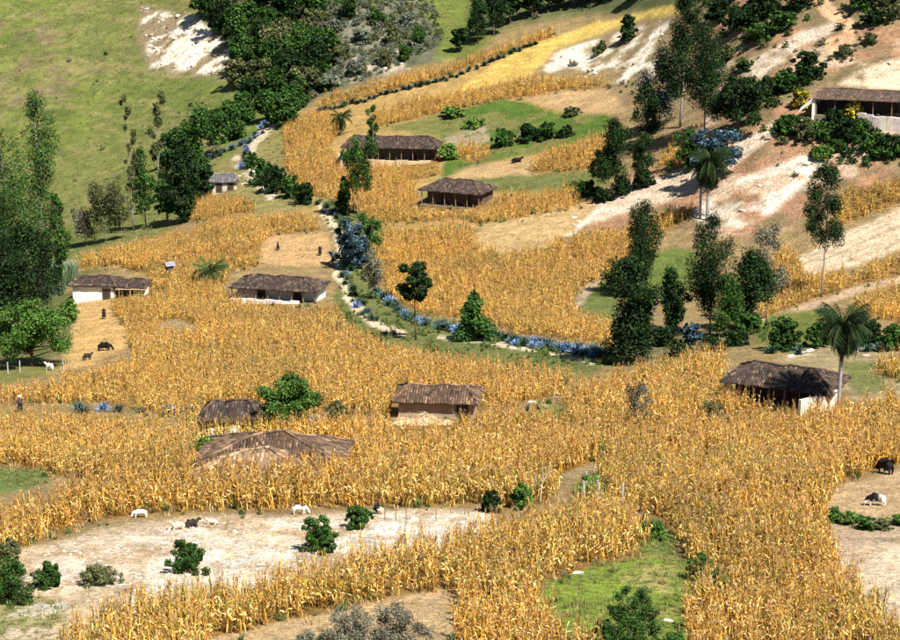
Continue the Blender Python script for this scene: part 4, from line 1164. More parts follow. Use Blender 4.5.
for (x, y, h, w, tn, lb) in [
    (784, 350, 32, 34, 'deep', 'green bush directly behind the open house roof'),
    (818, 346, 26, 26, 'deep', 'green bush between the open house and the tall palm'),
    (866, 346, 30, 34, 'dark', 'dark bush on the uphill side of the tall palm'),
    (892, 350, 26, 30, 'deep', 'bluish green bush beside the small corn stand'),
    (205, 462, 26, 26, 'bright', 'bright green bush at the end of the big hipped roof'),
    (338, 430, 32, 26, 'olive', 'olive shrub by the corner of the big hipped roof'),
    (216, 424, 14, 30, 'grey', 'grey leafed shrub before the small outhouse'),
    (188, 572, 34, 38, 'deep', 'round dark green bush standing alone on the pale clearing'),
    (47, 586, 28, 26, 'deep', 'small round dark bush beside the big bush of the clearing'),
    (8, 602, 52, 56, 'deep', 'big dark bush at the stony end of the clearing'),
    (98, 584, 20, 38, 'olive', 'low spreading scrubby bush on the pale clearing'),
    (318, 552, 38, 36, 'deep', 'loose dark green bush at the lower edge of the clearing'),
    (359, 528, 26, 26, 'deep', 'small green bush below the seated person'),
    (491, 512, 24, 20, 'dark', 'dark bush at the narrow end of the clearing'),
    (522, 508, 28, 26, 'bright', 'green bush at the foot of the tall corn band'),
    (10, 560, 24, 22, 'olive', 'dry scrub behind the big bush of the clearing'),
    (700, 580, 28, 24, 'deep', 'dark bush in the corner of the green hollow'),
    (716, 590, 22, 26, 'deep', 'low bluish bush against the corn of the hollow'),
    (632, 652, 72, 62, 'deep', 'large dark leafy bush standing in the green hollow'),
    (602, 656, 40, 30, 'deep', 'smaller bush beside the large leafy bush'),
    (672, 660, 26, 40, 'deep', 'low green bush below the large leafy bush'),
    (652, 540, 22, 26, 'bright', 'bright green bush at the mouth of the hollow'),
    (592, 496, 22, 26, 'bright', 'green bush beside the grey fence posts')]:
    tree(x, y, h, w, 'bush', tn, lb, nleaf=3200 if h > 24 else 1600)
for i, (x, y, h, w) in enumerate([(792, 494, 18, 20), (806, 500, 16, 20), (820, 510, 22, 20), (832, 520, 20, 22), (848, 524, 14, 26), (866, 526, 14, 28), (884, 526, 12, 28), (902, 524, 14, 28), (928, 522, 14, 28)]):
    tree(x + random.uniform(-3, 3), y + random.uniform(-2, 2), h * random.uniform(0.5, 1.35), w * random.uniform(0.6, 1.0), 'bush', ('bright', 'deep', 'olive', 'mid')[i % 4], f"{TONE[('bright', 'deep', 'olive', 'mid')[i % 4]]} bush in the hedge between the two bare plots", 'hedge between the two bare plots', nleaf=1300, cache=60 + i % 2)
for i, (x, y, h, w) in enumerate([(350, 668, 66, 74), (392, 664, 62, 72), (318, 676, 50, 60)]):
    tree(x, y, h, w, 'bush', 'grey', 'dry grey scrub bush on the sandy strip below the corn', 'dry scrub on the sandy strip', nleaf=3600)

# palms: trunk and separate fronds
def frond_mesh(Lf, width, arch, tone, seed, hang=0.25):
    r = random.Random(seed); rng = np.random.default_rng(seed)
    V, F, C = [], [], []
    n = 30
    pts = []
    for i in range(n + 1):
        u = i / n
        pts.append(np.array([Lf * (u - 0.18 * u * u * arch), 0, Lf * (0.42 * u * (1.2 - 0.3 * arch) - 0.62 * arch * u * u)]))
    for i in range(n):
        for s in (-1, 1):
            u = (i + 0.5) / n
            if u < 0.1: continue
            ll = width * math.sin(min(1, u * 1.08) * math.pi) ** 0.5 * r.uniform(0.8, 1.1)
            p = pts[i]; q = pts[i + 1]
            tip = p + (q - p) * 2.5 + np.array([0, s * ll * 0.85, -ll * hang * r.uniform(0.6, 1.6)])
            col = np.array(tone) * r.uniform(0.65, 1.4)
            o_ = len(V)
            V += [p, q, tip]; C += [col] * 3
            F.append((o_, o_ + 1, o_ + 2, o_ + 2))
        o_ = len(V); wv = np.array([0, 0.05 * (1 - i / n) + 0.015, 0])
        V += [pts[i] - wv, pts[i] + wv, pts[i + 1] + wv, pts[i + 1] - wv]; C += [np.array((0.09, 0.10, 0.035))] * 4
        F.append((o_, o_ + 1, o_ + 2, o_ + 3))
    F3 = [f if len(set(f)) == 4 else f[:3] for f in F]
    me = bpy.data.meshes.new('frond')
    me.from_pydata([tuple(v) for v in V], [], F3)
    a = me.attributes.new('Col', 'FLOAT_COLOR', 'POINT')
    cc = np.ones((len(V), 4), np.float32); cc[:, :3] = np.array(C); a.data.foreach_set('color', cc.ravel())
    me.materials.append(M['palm'])
    return me

def palm(px, py, trunk_px, frond_px, nf, label, tone, seed, droopy=1.0, skirt=0, trunk_r=0.22):
    s = ppm(px, py); H = trunk_px / s; Lf = frond_px / s
    root = link('palm', None, None, pos(px, py)); tag(root, label, 'palm')
    r = random.Random(seed)
    lean = r.uniform(-0.02, 0.04) * H
    mb = MB(); n = 14
    for_pts = [Vector((lean * (i / n) ** 2, 0, H * i / n - (0.4 if i == 0 else 0))) for i in range(n + 1)]
    mb.tube(for_pts, [trunk_r * (1.3 if i == 0 else 1.0 + (0.08 if i % 2 else 0)) for i in range(n + 1)], (0.34, 0.31, 0.30), 8)
    link('trunk', mb.mesh('trunk', M['bark'], True), root)
    fm = [frond_mesh(Lf, Lf * 0.30, a * droopy, tone, seed + i, 0.75) for i, a in enumerate((0.7, 1.15, 1.6))]
    for i in range(nf):
        az = i * 2.39996 + r.uniform(-0.2, 0.2)
        u = i / nf
        el = math.radians(60 - 95 * u) 
        o_ = link('frond', fm[min(2, int(u * 3))], root, (lean, 0, H), (0, -el + 0.35, az))
        k = r.uniform(0.85, 1.1); o_.scale = (k, k, k)
    if skirt:
        dm = frond_mesh(Lf * 0.8, Lf * 0.14, 0.5, (0.085, 0.075, 0.03), seed + 9)
        for i in range(skirt):
            o_ = link('dead_frond', dm, root, (lean, 0, H - 0.1), (0, math.radians(r.uniform(68, 88)), r.uniform(0, 6.28)))
    return root
PALMG = (0.012, 0.027, 0.007)
palm(838, 416, 95, 37, 54, 'tall palm with drooping fronds and pale trunk beside the open house', (0.015, 0.032, 0.011), 5, 0.95, 18, 0.17)
palm(707, 220, 60, 29, 42, 'hillside palm with pale trunk above the white rock', PALMG, 6, 1.1, 3, 0.22)
palm(700, 219, 50, 20, 14, 'shorter palm leaning against the hillside palm', PALMG, 8, 1.1, 2, 0.18)
palm(341, 135, 18, 17, 16, 'small palm at the end of the long dark roof', PALMG, 9, 1.0, 0, 0.2)
palm(210, 286, 14, 24, 26, 'squat palm with almost no trunk in the corn', (0.04, 0.075, 0.022), 10, 0.9, 0, 0.25)

# giant cane clump
def cane_mesh(seed, H, Wd, n, cols):
    r = random.Random(seed); V, F, C = [], [], []
    for i in range(n):
        a, rr = r.uniform(0, 6.28), Wd / 2 * math.sqrt(r.random())
        b_ = (math.cos(a) * rr, math.sin(a) * rr, 0)
        h = H * r.uniform(0.6, 1.0)
        blade(V, F, C, b_, r.uniform(0, 6.28), h * 0.35, 0.14, h * 0.9, h * 0.55, np.array(r.choice(cols)) * r.uniform(0.7, 1.2), r, 4, r.uniform(-0.5, 0.5))
    return np_mesh('cane', np.array(V), np.array(F), np.clip(np.array(C), 0, 0.9), M['grass'])
for i, (x, y, h, w) in enumerate([(48, 296, 44, 34), (62, 286, 36, 28)]):
    s = ppm(x, y)
    o = link('cane_clump', cane_mesh(i, h / s * 0.8, w / s, 1700, [(0.20, 0.27, 0.17), (0.26, 0.33, 0.22), (0.13, 0.2, 0.10)]), None, pos(x, y))
    tag(o, 'pale blue green cane clump beside the gums', 'cane', 'cane clumps beside the gums')

# agaves
def agave_mesh(seed, tone):
    r = random.Random(seed); V, F, C = [], [], []
    for i in range(26):
        az = i * 2.4 + r.uniform(-0.2, 0.2); u = i / 26
        el = 1.35 - 1.15 * u; Lb = r.uniform(0.75, 1.05)
        o_ = len(V)
        d = np.array([math.cos(az) * math.cos(el), math.sin(az) * math.cos(el), math.sin(el)])
        s_ = np.array([-math.sin(az), math.cos(az), 0])
        nrm = np.cross(d, s_)
        col = np.array(tone) * r.uniform(0.65, 1.4)
        for (t_, w_, b_) in ((0.02, 0.07, 0), (0.35, 0.12, 0.03), (0.7, 0.08, 0.03), (1.0, 0.006, -0.02)):
            p = d * Lb * t_ + nrm * b_
            V += [p - s_ * w_ + nrm * -0.035, p + nrm * 0.02, p + s_ * w_ + nrm * -0.035]; C += [col, col * 0.8, col]
        for k in range(3):
            for q_ in (0, 1):
                F.append((o_ + k * 3 + q_, o_ + k * 3 + q_ + 1, o_ + k * 3 + q_ + 4, o_ + k * 3 + q_ + 3))
    return np_mesh('agave', np.array(V), np.array(F), np.clip(np.array(C), 0, 0.9), M['agave'])
agm = [agave_mesh(i, t_) for i, t_ in enumerate([(0.055, 0.095, 0.12), (0.04, 0.08, 0.065), (0.13, 0.21, 0.38), (0.03, 0.07, 0.03), (0.018, 0.042, 0.015)])]
def agaves(pts, step, size, label, group, spread=3.0, mix=(0, 1, 2, 2, 3, 3, 4)):
    P = [Vector((*p, 0)) for p in pts]
    for a, b_ in zip(P[:-1], P[1:]):
        n = max(1, int((b_ - a).length / step))
        for k in range(n):
            q = a.lerp(b_, (k + random.random()) / n)
            x, y = q.x + random.uniform(-spread, spread), q.y + random.uniform(-spread, spread) * 0.6
            s = size * random.uniform(0.65, 1.25)
            tag(link('agave', agm[random.choice(mix)], None, pos(x, y), (random.uniform(-0.1, 0.1), random.uniform(-0.1, 0.1), random.uniform(0, 6.28)), (s, s, s)), label, 'agave', group)
agaves([(376, 292), (392, 306), (412, 320), (440, 328), (470, 334), (500, 340), (540, 347), (575, 352), (606, 358)], 1.8, 1.05, 'blue grey agave in the hedge beside the curving lane', 'agaves along the curving lane', 3.5)
agaves([(316, 206), (334, 214), (348, 232), (352, 256), (346, 280), (356, 304), (374, 322)], 2.6, 0.9, 'blue grey agave on the bank of the lane beside the veranda cottage', 'agaves on the lane bank', 4.5)
agaves([(284, 112), (268, 126), (248, 142), (244, 160), (240, 172)], 2.4, 1.0, 'agave beside the upper stony footpath', 'agaves along the upper footpath', 3.0)
agaves([(316, 112), (360, 102), (420, 88), (452, 78), (490, 62), (536, 44)], 3.6, 1.05, 'dark agave in the hedge between the two top corn bands', 'agaves between the top corn bands', 1.8, (1, 3, 4, 4))
agaves([(196, 166), (224, 154), (252, 142)], 4.0, 1.2, 'agave in the field hedge above the tiny shed', 'agaves above the tiny shed', 1.5, (0, 1, 3))
agaves([(62, 412), (100, 413), (150, 413), (204, 416)], 15, 0.9, 'small blue agave in the row between two corn fields', 'agaves between two corn fields', 2.0, (0, 1, 2))
agaves([(312, 428), (334, 424)], 6, 0.9, 'blue agave behind the big hipped roof', 'agaves behind the big roof', 2.5, (0, 2))
agaves([(482, 418), (548, 408)], 16, 0.8, 'small agave beside the tan adobe hut', 'agaves beside the adobe hut', 2.0, (0, 1))
agaves([(846, 354), (890, 350)], 8, 1.1, 'agave on the stony bank above the small corn stand', 'agaves above the small corn stand', 3, (0, 1, 3))
agaves([(764, 352), (800, 352)], 8, 1.0, 'agave on the green knoll behind the open house', 'agaves on the green knoll', 4, (1, 3, 4))

# ------------------------------------------------------------------ animals and people
print('figures')
def skin_mesh(name, joints, edges, colfn, mat, sub=1):
    me = bpy.data.meshes.new(name)
    me.from_pydata([j[0] for j in joints], edges, [])
    ob = bpy.data.objects.new(name, me); COL.objects.link(ob)
    md = ob.modifiers.new('skin', 'SKIN'); md.use_smooth_shade = True
    for i, j in enumerate(joints):
        v = me.skin_vertices[0].data[i]
        rr = j[1]
        v.radius = rr if isinstance(rr, tuple) else (rr, rr)
        v.use_root = (i == 0)
    ss = ob.modifiers.new('sub', 'SUBSURF'); ss.levels = sub; ss.render_levels = sub
    dg = bpy.context.evaluated_depsgraph_get()
    out = bpy.data.meshes.new_from_object(ob.evaluated_get(dg))
    bpy.data.objects.remove(ob)
    out.name = name
    co = np.empty(len(out.vertices) * 3, np.float32); out.vertices.foreach_get('co', co); co = co.reshape(-1, 3)
    cc = np.ones((len(co), 4), np.float32); cc[:, :3] = np.array([colfn(c) for c in co])
    a = out.attributes.new('Col', 'FLOAT_COLOR', 'POINT'); a.data.foreach_set('color', cc.ravel())
    out.materials.clear(); out.materials.append(mat)
    return out

def quadruped(px, py, Lb, Hs, deg, pose, colfn, name, label, cat, group=None, horn=False, fat=1.0, extra=None):
    """Lb body length, Hs shoulder height; faces +x before turning; pose: graze, stand, lie"""
    low = pose == 'lie'
    zb = Hs * (0.42 if low else 0.70); r = Hs * 0.22 * fat
    hx, rx_ = Lb * 0.40, -Lb * 0.40
    J = [((0, 0, zb), (r * 1.05, r * 1.15)), ((hx * 0.6, 0, zb), (r, r * 1.12)), ((hx, 0, zb + 0.02 * Hs), (r * 0.8, r * 0.95)),
         ((rx_ * 0.6, 0, zb + 0.01 * Hs), (r * 0.98, r * 1.0)), ((rx_, 0, zb + 0.04 * Hs), (r * 0.72, r * 0.8))]
    E = [(0, 1), (1, 2), (0, 3), (3, 4)]
    if pose == 'graze':
        neck = [((hx + 0.18 * Lb, 0, zb - 0.02 * Hs), r * 0.55), ((hx + 0.32 * Lb, 0, zb - 0.36 * Hs), r * 0.42), ((hx + 0.36 * Lb, 0, zb - 0.54 * Hs), r * 0.40), ((hx + 0.40 * Lb, 0, zb - 0.70 * Hs), r * 0.24)]
    else:
        neck = [((hx + 0.12 * Lb, 0, zb + 0.18 * Hs), r * 0.55), ((hx + 0.22 * Lb, 0, zb + 0.34 * Hs), r * 0.45), ((hx + 0.32 * Lb, 0, zb + 0.32 * Hs), r * 0.40), ((hx + 0.45 * Lb, 0, zb + 0.22 * Hs), r * 0.25)]
    k = len(J); J += neck; E += [(2, k), (k, k + 1), (k + 1, k + 2), (k + 2, k + 3)]
    hd = k + 2; hp = Vector(neck[2][0])
    for s in (-1, 1):                                  # ears
        J.append(((hp.x - 0.04 * Lb, s * r * 0.75, hp.z + r * 0.45), r * 0.14)); E.append((hd, len(J) - 1))
        if horn:
            J.append(((hp.x - 0.01 * Lb, s * r * 0.55, hp.z + r * 0.9), r * 0.06)); E.append((hd, len(J) - 1))
    t0 = len(J); J += [((rx_ - 0.09 * Lb, 0, zb + 0.02 * Hs), r * 0.13), ((rx_ - 0.11 * Lb, 0, zb - 0.30 * Hs), r * 0.10)]; E += [(4, t0), (t0, t0 + 1)]
    for s in (-1, 1):
        y = s * r * 0.62
        b = len(J)
        if low:
            J += [((hx * 0.9, y, zb - 0.2 * Hs), r * 0.4), ((hx + 0.12 * Lb, y * 1.3, 0.09 * Hs), r * 0.25), ((hx - 0.06 * Lb, y * 1.5, 0.06 * Hs), r * 0.2)]
            E += [(2, b), (b, b + 1), (b + 1, b + 2)]
            b = len(J)
            J += [((rx_ * 0.85, y * 1.2, zb - 0.14 * Hs), r * 0.5), ((rx_ * 0.4, y * 1.8, 0.11 * Hs), r * 0.3), ((rx_ * 0.8, y * 1.9, 0.06 * Hs), r * 0.2)]
            E += [(4, b), (b, b + 1), (b + 1, b + 2)]
        else:
            o_ = 0.05 * Lb * s
            J += [((hx * 0.95, y, zb - 0.22 * Hs), r * 0.42), ((hx * 0.95 + o_, y, 0.30 * Hs), r * 0.25), ((hx * 0.93 + o_, y, 0.03 * Hs), r * 0.20), ((hx * 0.93 + o_ + 0.04 * Lb, y, 0.0), r * 0.2)]
            E += [(2, b), (b, b + 1), (b + 1, b + 2), (b + 2, b + 3)]
            b = len(J)
            J += [((rx_ * 0.82, y, zb - 0.2 * Hs), r * 0.5), ((rx_ * 0.98 - o_ - 0.05 * Lb, y, 0.33 * Hs), r * 0.25), ((rx_ * 0.93 - o_, y, 0.03 * Hs), r * 0.2), ((rx_ * 0.93 - o_ + 0.04 * Lb, y, 0.0), r * 0.2)]
            E += [(4, b), (b, b + 1), (b + 1, b + 2), (b + 2, b + 3)]
    me = skin_mesh(name, J, E, colfn, M['hide'])
    o = link(name, me, None, pos(px, py), (0, 0, math.radians(deg)))
    tag(o, label, cat, group)
    return o
BLACK = (0.007, 0.006, 0.006); CREAM = (0.80, 0.75, 0.66); DKBR = (0.035, 0.025, 0.02)
plain = lambda c_: (lambda co: c_)
quadruped(886, 474, 1.35, 1.1, 118, 'graze', plain(BLACK), 'cow', 'black cow grazing at the corn edge of the bare plot', 'cow', horn=True, fat=1.4)
quadruped(877, 506, 1.15, 0.85, 172, 'graze', lambda c_: BLACK if (c_[0] > -0.2 and c_[2] > 0.36) else CREAM, 'cow', 'black and white cow on the bare plot beside the hedge', 'cow', fat=1.4)
quadruped(104, 350, 1.4, 0.95, 5, 'graze', plain(BLACK), 'cow', 'black cow grazing in the dirt yard', 'cow', fat=1.5)
quadruped(87, 360, 0.95, 0.75, 28, 'stand', plain(DKBR), 'calf', 'dark calf standing in the dirt yard near the round tree', 'calf', fat=1.35)
quadruped(50, 370, 0.9, 0.75, 160, 'stand', plain(CREAM), 'sheep', 'white sheep beside the round bright green tree', 'sheep', fat=1.25)
quadruped(141, 517, 0.85, 0.6, 185, 'graze', plain((0.85, 0.80, 0.70)), 'sheep', 'white sheep at the upper edge of the clearing', 'sheep', fat=1.3)
quadruped(191, 527, 0.85, 0.7, 20, 'lie', plain(DKBR), 'sheep', 'dark brown sheep lying on the clearing', 'sheep', fat=1.3)
quadruped(179, 529, 0.85, 0.7, 200, 'lie', plain((0.55, 0.46, 0.34)), 'sheep', 'dirty fawn sheep lying beside the dark brown sheep', 'sheep', fat=1.3)
quadruped(213, 524, 0.75, 0.55, 170, 'lie', plain((0.62, 0.52, 0.38)), 'sheep', 'pale fawn sheep grazing past the dark brown sheep', 'sheep', fat=1.2)
quadruped(299, 513, 0.95, 0.72, 8, 'graze', lambda c_: (0.05, 0.035, 0.03) if c_[0] > 0.1 and c_[2] > 0.62 else (0.85, 0.81, 0.74), 'goat', 'white goat with dark patch below the tall corn band', 'goat', horn=True, fat=1.15)
quadruped(516, 163, 1.7, 1.2, 10, 'lie', plain(BLACK), 'cow', 'dark cow lying on the stubble above the hipped cottage', 'cow', fat=1.4)

def person(px, py, H, deg, pose, coat, skirt, label, hat=None, hatcol=(0.8, 0.78, 0.72), lean=0.0):
    k = H / 1.65
    if pose == 'sit':
        hip, ch, nk, hd = (0, 0, 0.17), (0.10, 0, 0.50), (0.20, 0, 0.70), (0.27, 0, 0.83)
        J = [(hip, (0.19, 0.17)), ((0.04, 0, 0.32), (0.17, 0.15)), (ch, (0.18, 0.13)), (nk, 0.06), (hd, (0.095, 0.11)), ((0.30, 0, 0.92), 0.07)]
    else:
        hip, ch, nk, hd = (0, 0, 0.88), (lean * 0.5, 0, 1.22), (lean, 0, 1.40), (lean * 1.2, 0, 1.53)
        J = [(hip, (0.16, 0.14)), ((lean * 0.2, 0, 1.04), (0.14, 0.12)), (ch, (0.18, 0.13)), (nk, 0.06), (hd, (0.09, 0.105)), ((lean * 1.25, 0, 1.62), 0.065)]
    E = [(0, 1), (1, 2), (2, 3), (3, 4), (4, 5)]
    hp = Vector(J[4][0])
    J.append(((hp.x + 0.115, 0, hp.z - 0.01), 0.02)); E.append((4, len(J) - 1))   # nose
    for s in (-1, 1):
        b = len(J)
        if pose == 'sit':
            J += [((0.13, s * 0.20, 0.56), 0.065), ((0.27, s * 0.24, 0.36), 0.05), ((0.42, s * 0.12, 0.36), 0.038), ((0.49, s * 0.09, 0.36), 0.034)]
        else:
            J += [((ch[0], s * 0.20, 1.30), 0.065), ((ch[0] - 0.03, s * 0.25, 1.02), 0.05), ((ch[0] + 0.08, s * 0.23, 0.80), 0.037), ((ch[0] + 0.10, s * 0.22, 0.73), 0.032)]
        E += [(2, b), (b, b + 1), (b + 1, b + 2), (b + 2, b + 3)]
        w_ = Vector(J[b + 3][0]); dirn = (w_ - Vector(J[b + 2][0])).normalized()
        for f_, ln in ((-0.03, 0.065), (-0.01, 0.08), (0.01, 0.075), (0.03, 0.06)):
            q = w_ + dirn * ln + Vector((0, f_, 0)) if pose == 'sit' else w_ + dirn * ln + Vector((f_, 0, 0))
            J.append((tuple(q), 0.009)); E.append((b + 3, len(J) - 1))
        q = w_ + dirn * 0.02 + Vector((0.045, -s * 0.02, 0.0)); J.append((tuple(q), 0.011)); E.append((b + 2, len(J) - 1))
        b = len(J)
        if pose == 'sit':
            J += [((0.30, s * 0.13, 0.30), 0.10), ((0.50, s * 0.12, 0.34), 0.08), ((0.56, s * 0.11, 0.10), 0.055), ((0.64, s * 0.11, 0.04), 0.045)]
        else:
            J += [((0.0, s * 0.10, 0.72), 0.105), ((0.02, s * 0.11, 0.46), 0.075), ((-0.01, s * 0.11, 0.09), 0.045), ((0.10, s * 0.115, 0.035), 0.042)]
        E += [(0, b), (b, b + 1), (b + 1, b + 2), (b + 2, b + 3)]
    hz = hp.z; top_cut = nk[2] + 0.02
    def col(c_):
        if c_[2] > top_cut and abs(c_[1]) < 0.2: return (0.24, 0.13, 0.08) if c_[0] > hp.x + 0.03 and c_[2] < hz + 0.07 else (0.015, 0.012, 0.012)
        if pose == 'sit': return coat if c_[0] < 0.25 or c_[2] > 0.42 else skirt
        return coat if c_[2] > 0.86 else (skirt if c_[2] > 0.12 else (0.03, 0.02, 0.02))
    J = [((j[0][0] * k, j[0][1] * k, j[0][2] * k), tuple(v * k for v in j[1]) if isinstance(j[1], tuple) else j[1] * k) for j in J]
    sk = k
    me = skin_mesh('body', J, E, lambda c_: col((c_[0] / sk, c_[1] / sk, c_[2] / sk)), M['cloth'])
    root = link('person', None, None, pos(px, py), (0, 0, math.radians(deg))); tag(root, label, 'person')
    link('body', me, root)
    if pose == 'stand':
        mb = MB(); n = 14
        rings = [(0.98, 0.17), (0.75, 0.21), (0.45, 0.27), (0.28, 0.29)]
        v_ = [(math.cos(2 * math.pi * i / n) * rr * k * (1 + 0.06 * (i % 2)), math.sin(2 * math.pi * i / n) * rr * k * (1 + 0.06 * (i % 2)), z * k) for (z, rr) in rings for i in range(n)]
        f_ = [(a * n + i, a * n + (i + 1) % n, (a + 1) * n + (i + 1) % n, (a + 1) * n + i) for a in range(3) for i in range(n)]
        mb.add(v_, f_, skirt); link('skirt', mb.mesh('skirt', M['cloth'], True), root)
    if hat:
        mb = MB(); n = 14; hx, hz_ = hp.x * k, (hp.z + 0.07) * k
        prof = [(0.20, 0.0), (0.19, 0.02), (0.10, 0.025), (0.095, 0.11), (0.05, 0.135), (0.005, 0.135)]
        v_ = [(hx + math.cos(2 * math.pi * i / n) * rr * k, math.sin(2 * math.pi * i / n) * rr * k, hz_ + z * k) for (rr, z) in prof for i in range(n)]
        f_ = [(a * n + i, a * n + (i + 1) % n, (a + 1) * n + (i + 1) % n, (a + 1) * n + i) for a in range(len(prof) - 1) for i in range(n)]
        mb.add(v_, f_, hatcol); link('hat', mb.mesh('hat', M['cloth'], True), root)
    return root
DK = (0.012, 0.012, 0.016)
person(375, 513, 1.85, -20, 'sit', DK, (0.55, 0.42, 0.30), 'person in black sitting hunched at the foot of the tall corn band')
person(104, 319, 1.6, -70, 'stand', DK, DK, 'person in black standing in the dirt yard')
person(20, 412, 1.6, -60, 'stand', (0.10, 0.06, 0.05), DK, 'person with pale hat standing at the edge of two corn fields', True)
person(278, 250, 1.5, 200, 'stand', (0.05, 0.03, 0.04), DK, 'dark clothed person on the stubble behind the veranda cottage')
person(320, 256, 1.6, -90, 'stand', DK, DK, 'person in dark clothes at the lane edge of the stubble')
person(338, 336, 1.5, -60, 'stand', (0.04, 0.03, 0.05), DK, 'dark clothed person on the grass bank below the veranda cottage')

# ------------------------------------------------------------------ fence posts, stakes, stones
def stake(x, y, h, r_, col, label, group, tilt=0.06, name='fence_post'):
    mb = MB(); a, b_ = random.uniform(-tilt, tilt), random.uniform(-tilt, tilt)
    mb.tube([(0, 0, -0.3), (a * h * 0.5, b_ * h * 0.5, h * 0.5), (a * h, b_ * h, h)], [r_, r_ * 0.9, r_ * 0.75], col, 7)
    tag(link(name, mb.mesh(name, M['wood']), None, pos(x, y)), label, 'post', group)
for (x, y, h) in [(584, 504, 1.7), (596, 508, 2.1), (599, 509, 1.9), (622, 510, 1.9), (586, 492, 1.5)]:
    stake(x, y, h, 0.11, (0.45, 0.42, 0.38), 'weathered grey post beside the little green gap in the corn', 'posts beside the green gap')
for (x, y, h) in [(385, 519, 1.5), (396, 521, 1.3), (406, 518, 1.5), (436, 521, 1.2), (465, 514, 1.0)]:
    stake(x, y, h * 0.75, 0.035, (0.22, 0.17, 0.12), 'thin dark stake on the stony edge of the clearing', 'stakes on the clearing')
for (x, y) in [(20, 372), (64, 372), (8, 374)]:
    stake(x, y, 1.3, 0.08, (0.5, 0.46, 0.4), 'short pale post on the grass under the round tree', 'posts under the round tree')
# bare forked branch
p = pos(540, 504); mb = MB()
mb.tube([(0, 0, -0.2), (0.05, 0, 0.9), (0.2, 0, 1.9), (0.15, 0, 2.9)], [0.06, 0.05, 0.04, 0.015], (0.5, 0.43, 0.36), 6)
mb.tube([(0.12, 0, 1.4), (0.5, 0.1, 2.2), (0.7, 0.1, 2.9)], [0.04, 0.03, 0.012], (0.5, 0.43, 0.36), 6)
mb.tube([(0.06, 0, 1.0), (-0.3, 0.1, 1.7), (-0.35, 0.1, 2.4)], [0.035, 0.025, 0.012], (0.5, 0.43, 0.36), 6)
tag(link('bare_branch', mb.mesh('bare_branch', M['bark']), None, p), 'bare pale forked branch standing in the corn', 'branch')

def rock_mesh(seed, col):
    bm = bmesh.new(); bmesh.ops.create_icosphere(bm, subdivisions=2, radius=0.5)
    r = random.Random(seed); o1 = r.uniform(0, 50)
    for v in bm.verts:
        n_ = vnoise(np.array([v.co.x * 3 + o1]), np.array([v.co.y * 3 + v.co.z * 2.3]), seed)[0]
        v.co *= 0.7 + 0.6 * n_
        v.co.z *= 0.55
    me = bpy.data.meshes.new('rock'); bm.to_mesh(me); bm.free()
    a = me.attributes.new('Col', 'FLOAT_COLOR', 'POINT')
    cc = np.ones((len(me.vertices), 4), np.float32); cc[:, :3] = col; a.data.foreach_set('color', cc.ravel())
    me.materials.append(M['rock'])
    return me
rocks = [rock_mesh(i, c_) for i, c_ in enumerate([(0.54, 0.46, 0.38), (0.42, 0.35, 0.28), (0.66, 0.59, 0.51), (0.30, 0.25, 0.20)])]
def rock(x, y, s, label, group=None, v=0, flat=1.0):
    tag(link('rock', rocks[v], None, pos(x, y) - Vector((0, 0, 0.12 * s)), (0, 0, random.uniform(0, 6)), (s * 1.3, s, s * flat)), label, 'rock', group)
rock(566, 575, 0.9, 'flat white stone at the rim of the green hollow', v=2, flat=0.7)
rock(578, 574, 0.6, 'small pale stone beside the flat white stone', v=0)
rock(669, 622, 0.6, 'white stone in the green hollow below the corner bush', v=2)
rock(532, 402, 0.9, 'white stone at the tip of the green strip beside the lane corn', v=2)
for (x, y, s, v) in [(558, 350, 1.0, 2), (564, 351, 1.1, 2), (571, 353, 1.0, 0)]:
    rock(x, y, s, 'white boulder among the lane agaves', 'white boulders among the agaves', v)
for (x, y, s, v) in [(800, 352, 1.6, 2), (810, 350, 1.3, 2), (790, 356, 1.2, 0), (858, 352, 0.9, 3), (866, 356, 0.9, 1), (850, 404, 1.0, 2)]:
    rock(x, y, s, 'pale boulder behind the open house and tall palm', 'boulders behind the open house', v)
for i, (x, y) in enumerate([(250, 158), (244, 166), (254, 172), (262, 180), (240, 176), (266, 190), (270, 198), (246, 184), (258, 164), (282, 112), (262, 132)]):
    rock(x, y, random.uniform(0.8, 1.7), 'pale stone of the broken wall along the upper footpath', 'stones along the upper footpath', i % 3)
for i in range(34):
    u = random.random(); x = 562 + u * 140 + random.uniform(-4, 4); y = 230 - u * 66 + random.uniform(-9, 7)
    rock(x, y, random.uniform(0.4, 1.3), 'pale rock on the slope path below the gum grove', 'rocks on the slope path', i % 4)

# loose stones on the clearing and the rock faces, and grass: nobody could count them
stone_coll = variants('stone', rocks)
def polys_mask(polys, thr_=None, seed=0, sc=6.0, avoid=None):
    def f_(x, y):
        r = np.zeros(x.shape, bool)
        for p in polys: r |= inpoly(x, y, p)
        if avoid:
            for p in avoid: r &= ~inpoly(x, y, p)
        w = r.astype(float)
        if thr_ is not None: w *= fbm(x, y * 1.8, sc * 2, seed, 3) > thr_
        return w
    return f_
def scatter_stuff(name, coll, nv, polys, dens, smin, smax, seed, label, cat, thr_=None, sc=6.0, avoid=None, flat=1.0):
    x, y = scatter(polys_mask(polys, thr_, seed, sc, avoid), dens, seed)
    n = len(x); r = np.random.default_rng(seed)
    s = smin + (smax - smin) * r.random(n) ** 2.2
    rot = np.stack([np.zeros(n), np.zeros(n), r.random(n) * 6.283], -1)
    print(name, n)
    return instancer(name, coll, points3(x, y), rot, np.stack([s, s, s * flat], -1), r.integers(0, nv, n).astype(np.int32), label, cat)
CLEAR = [(20, 580), (60, 540), (200, 522), (480, 512), (490, 530), (430, 552), (310, 578), (200, 598), (100, 606)]
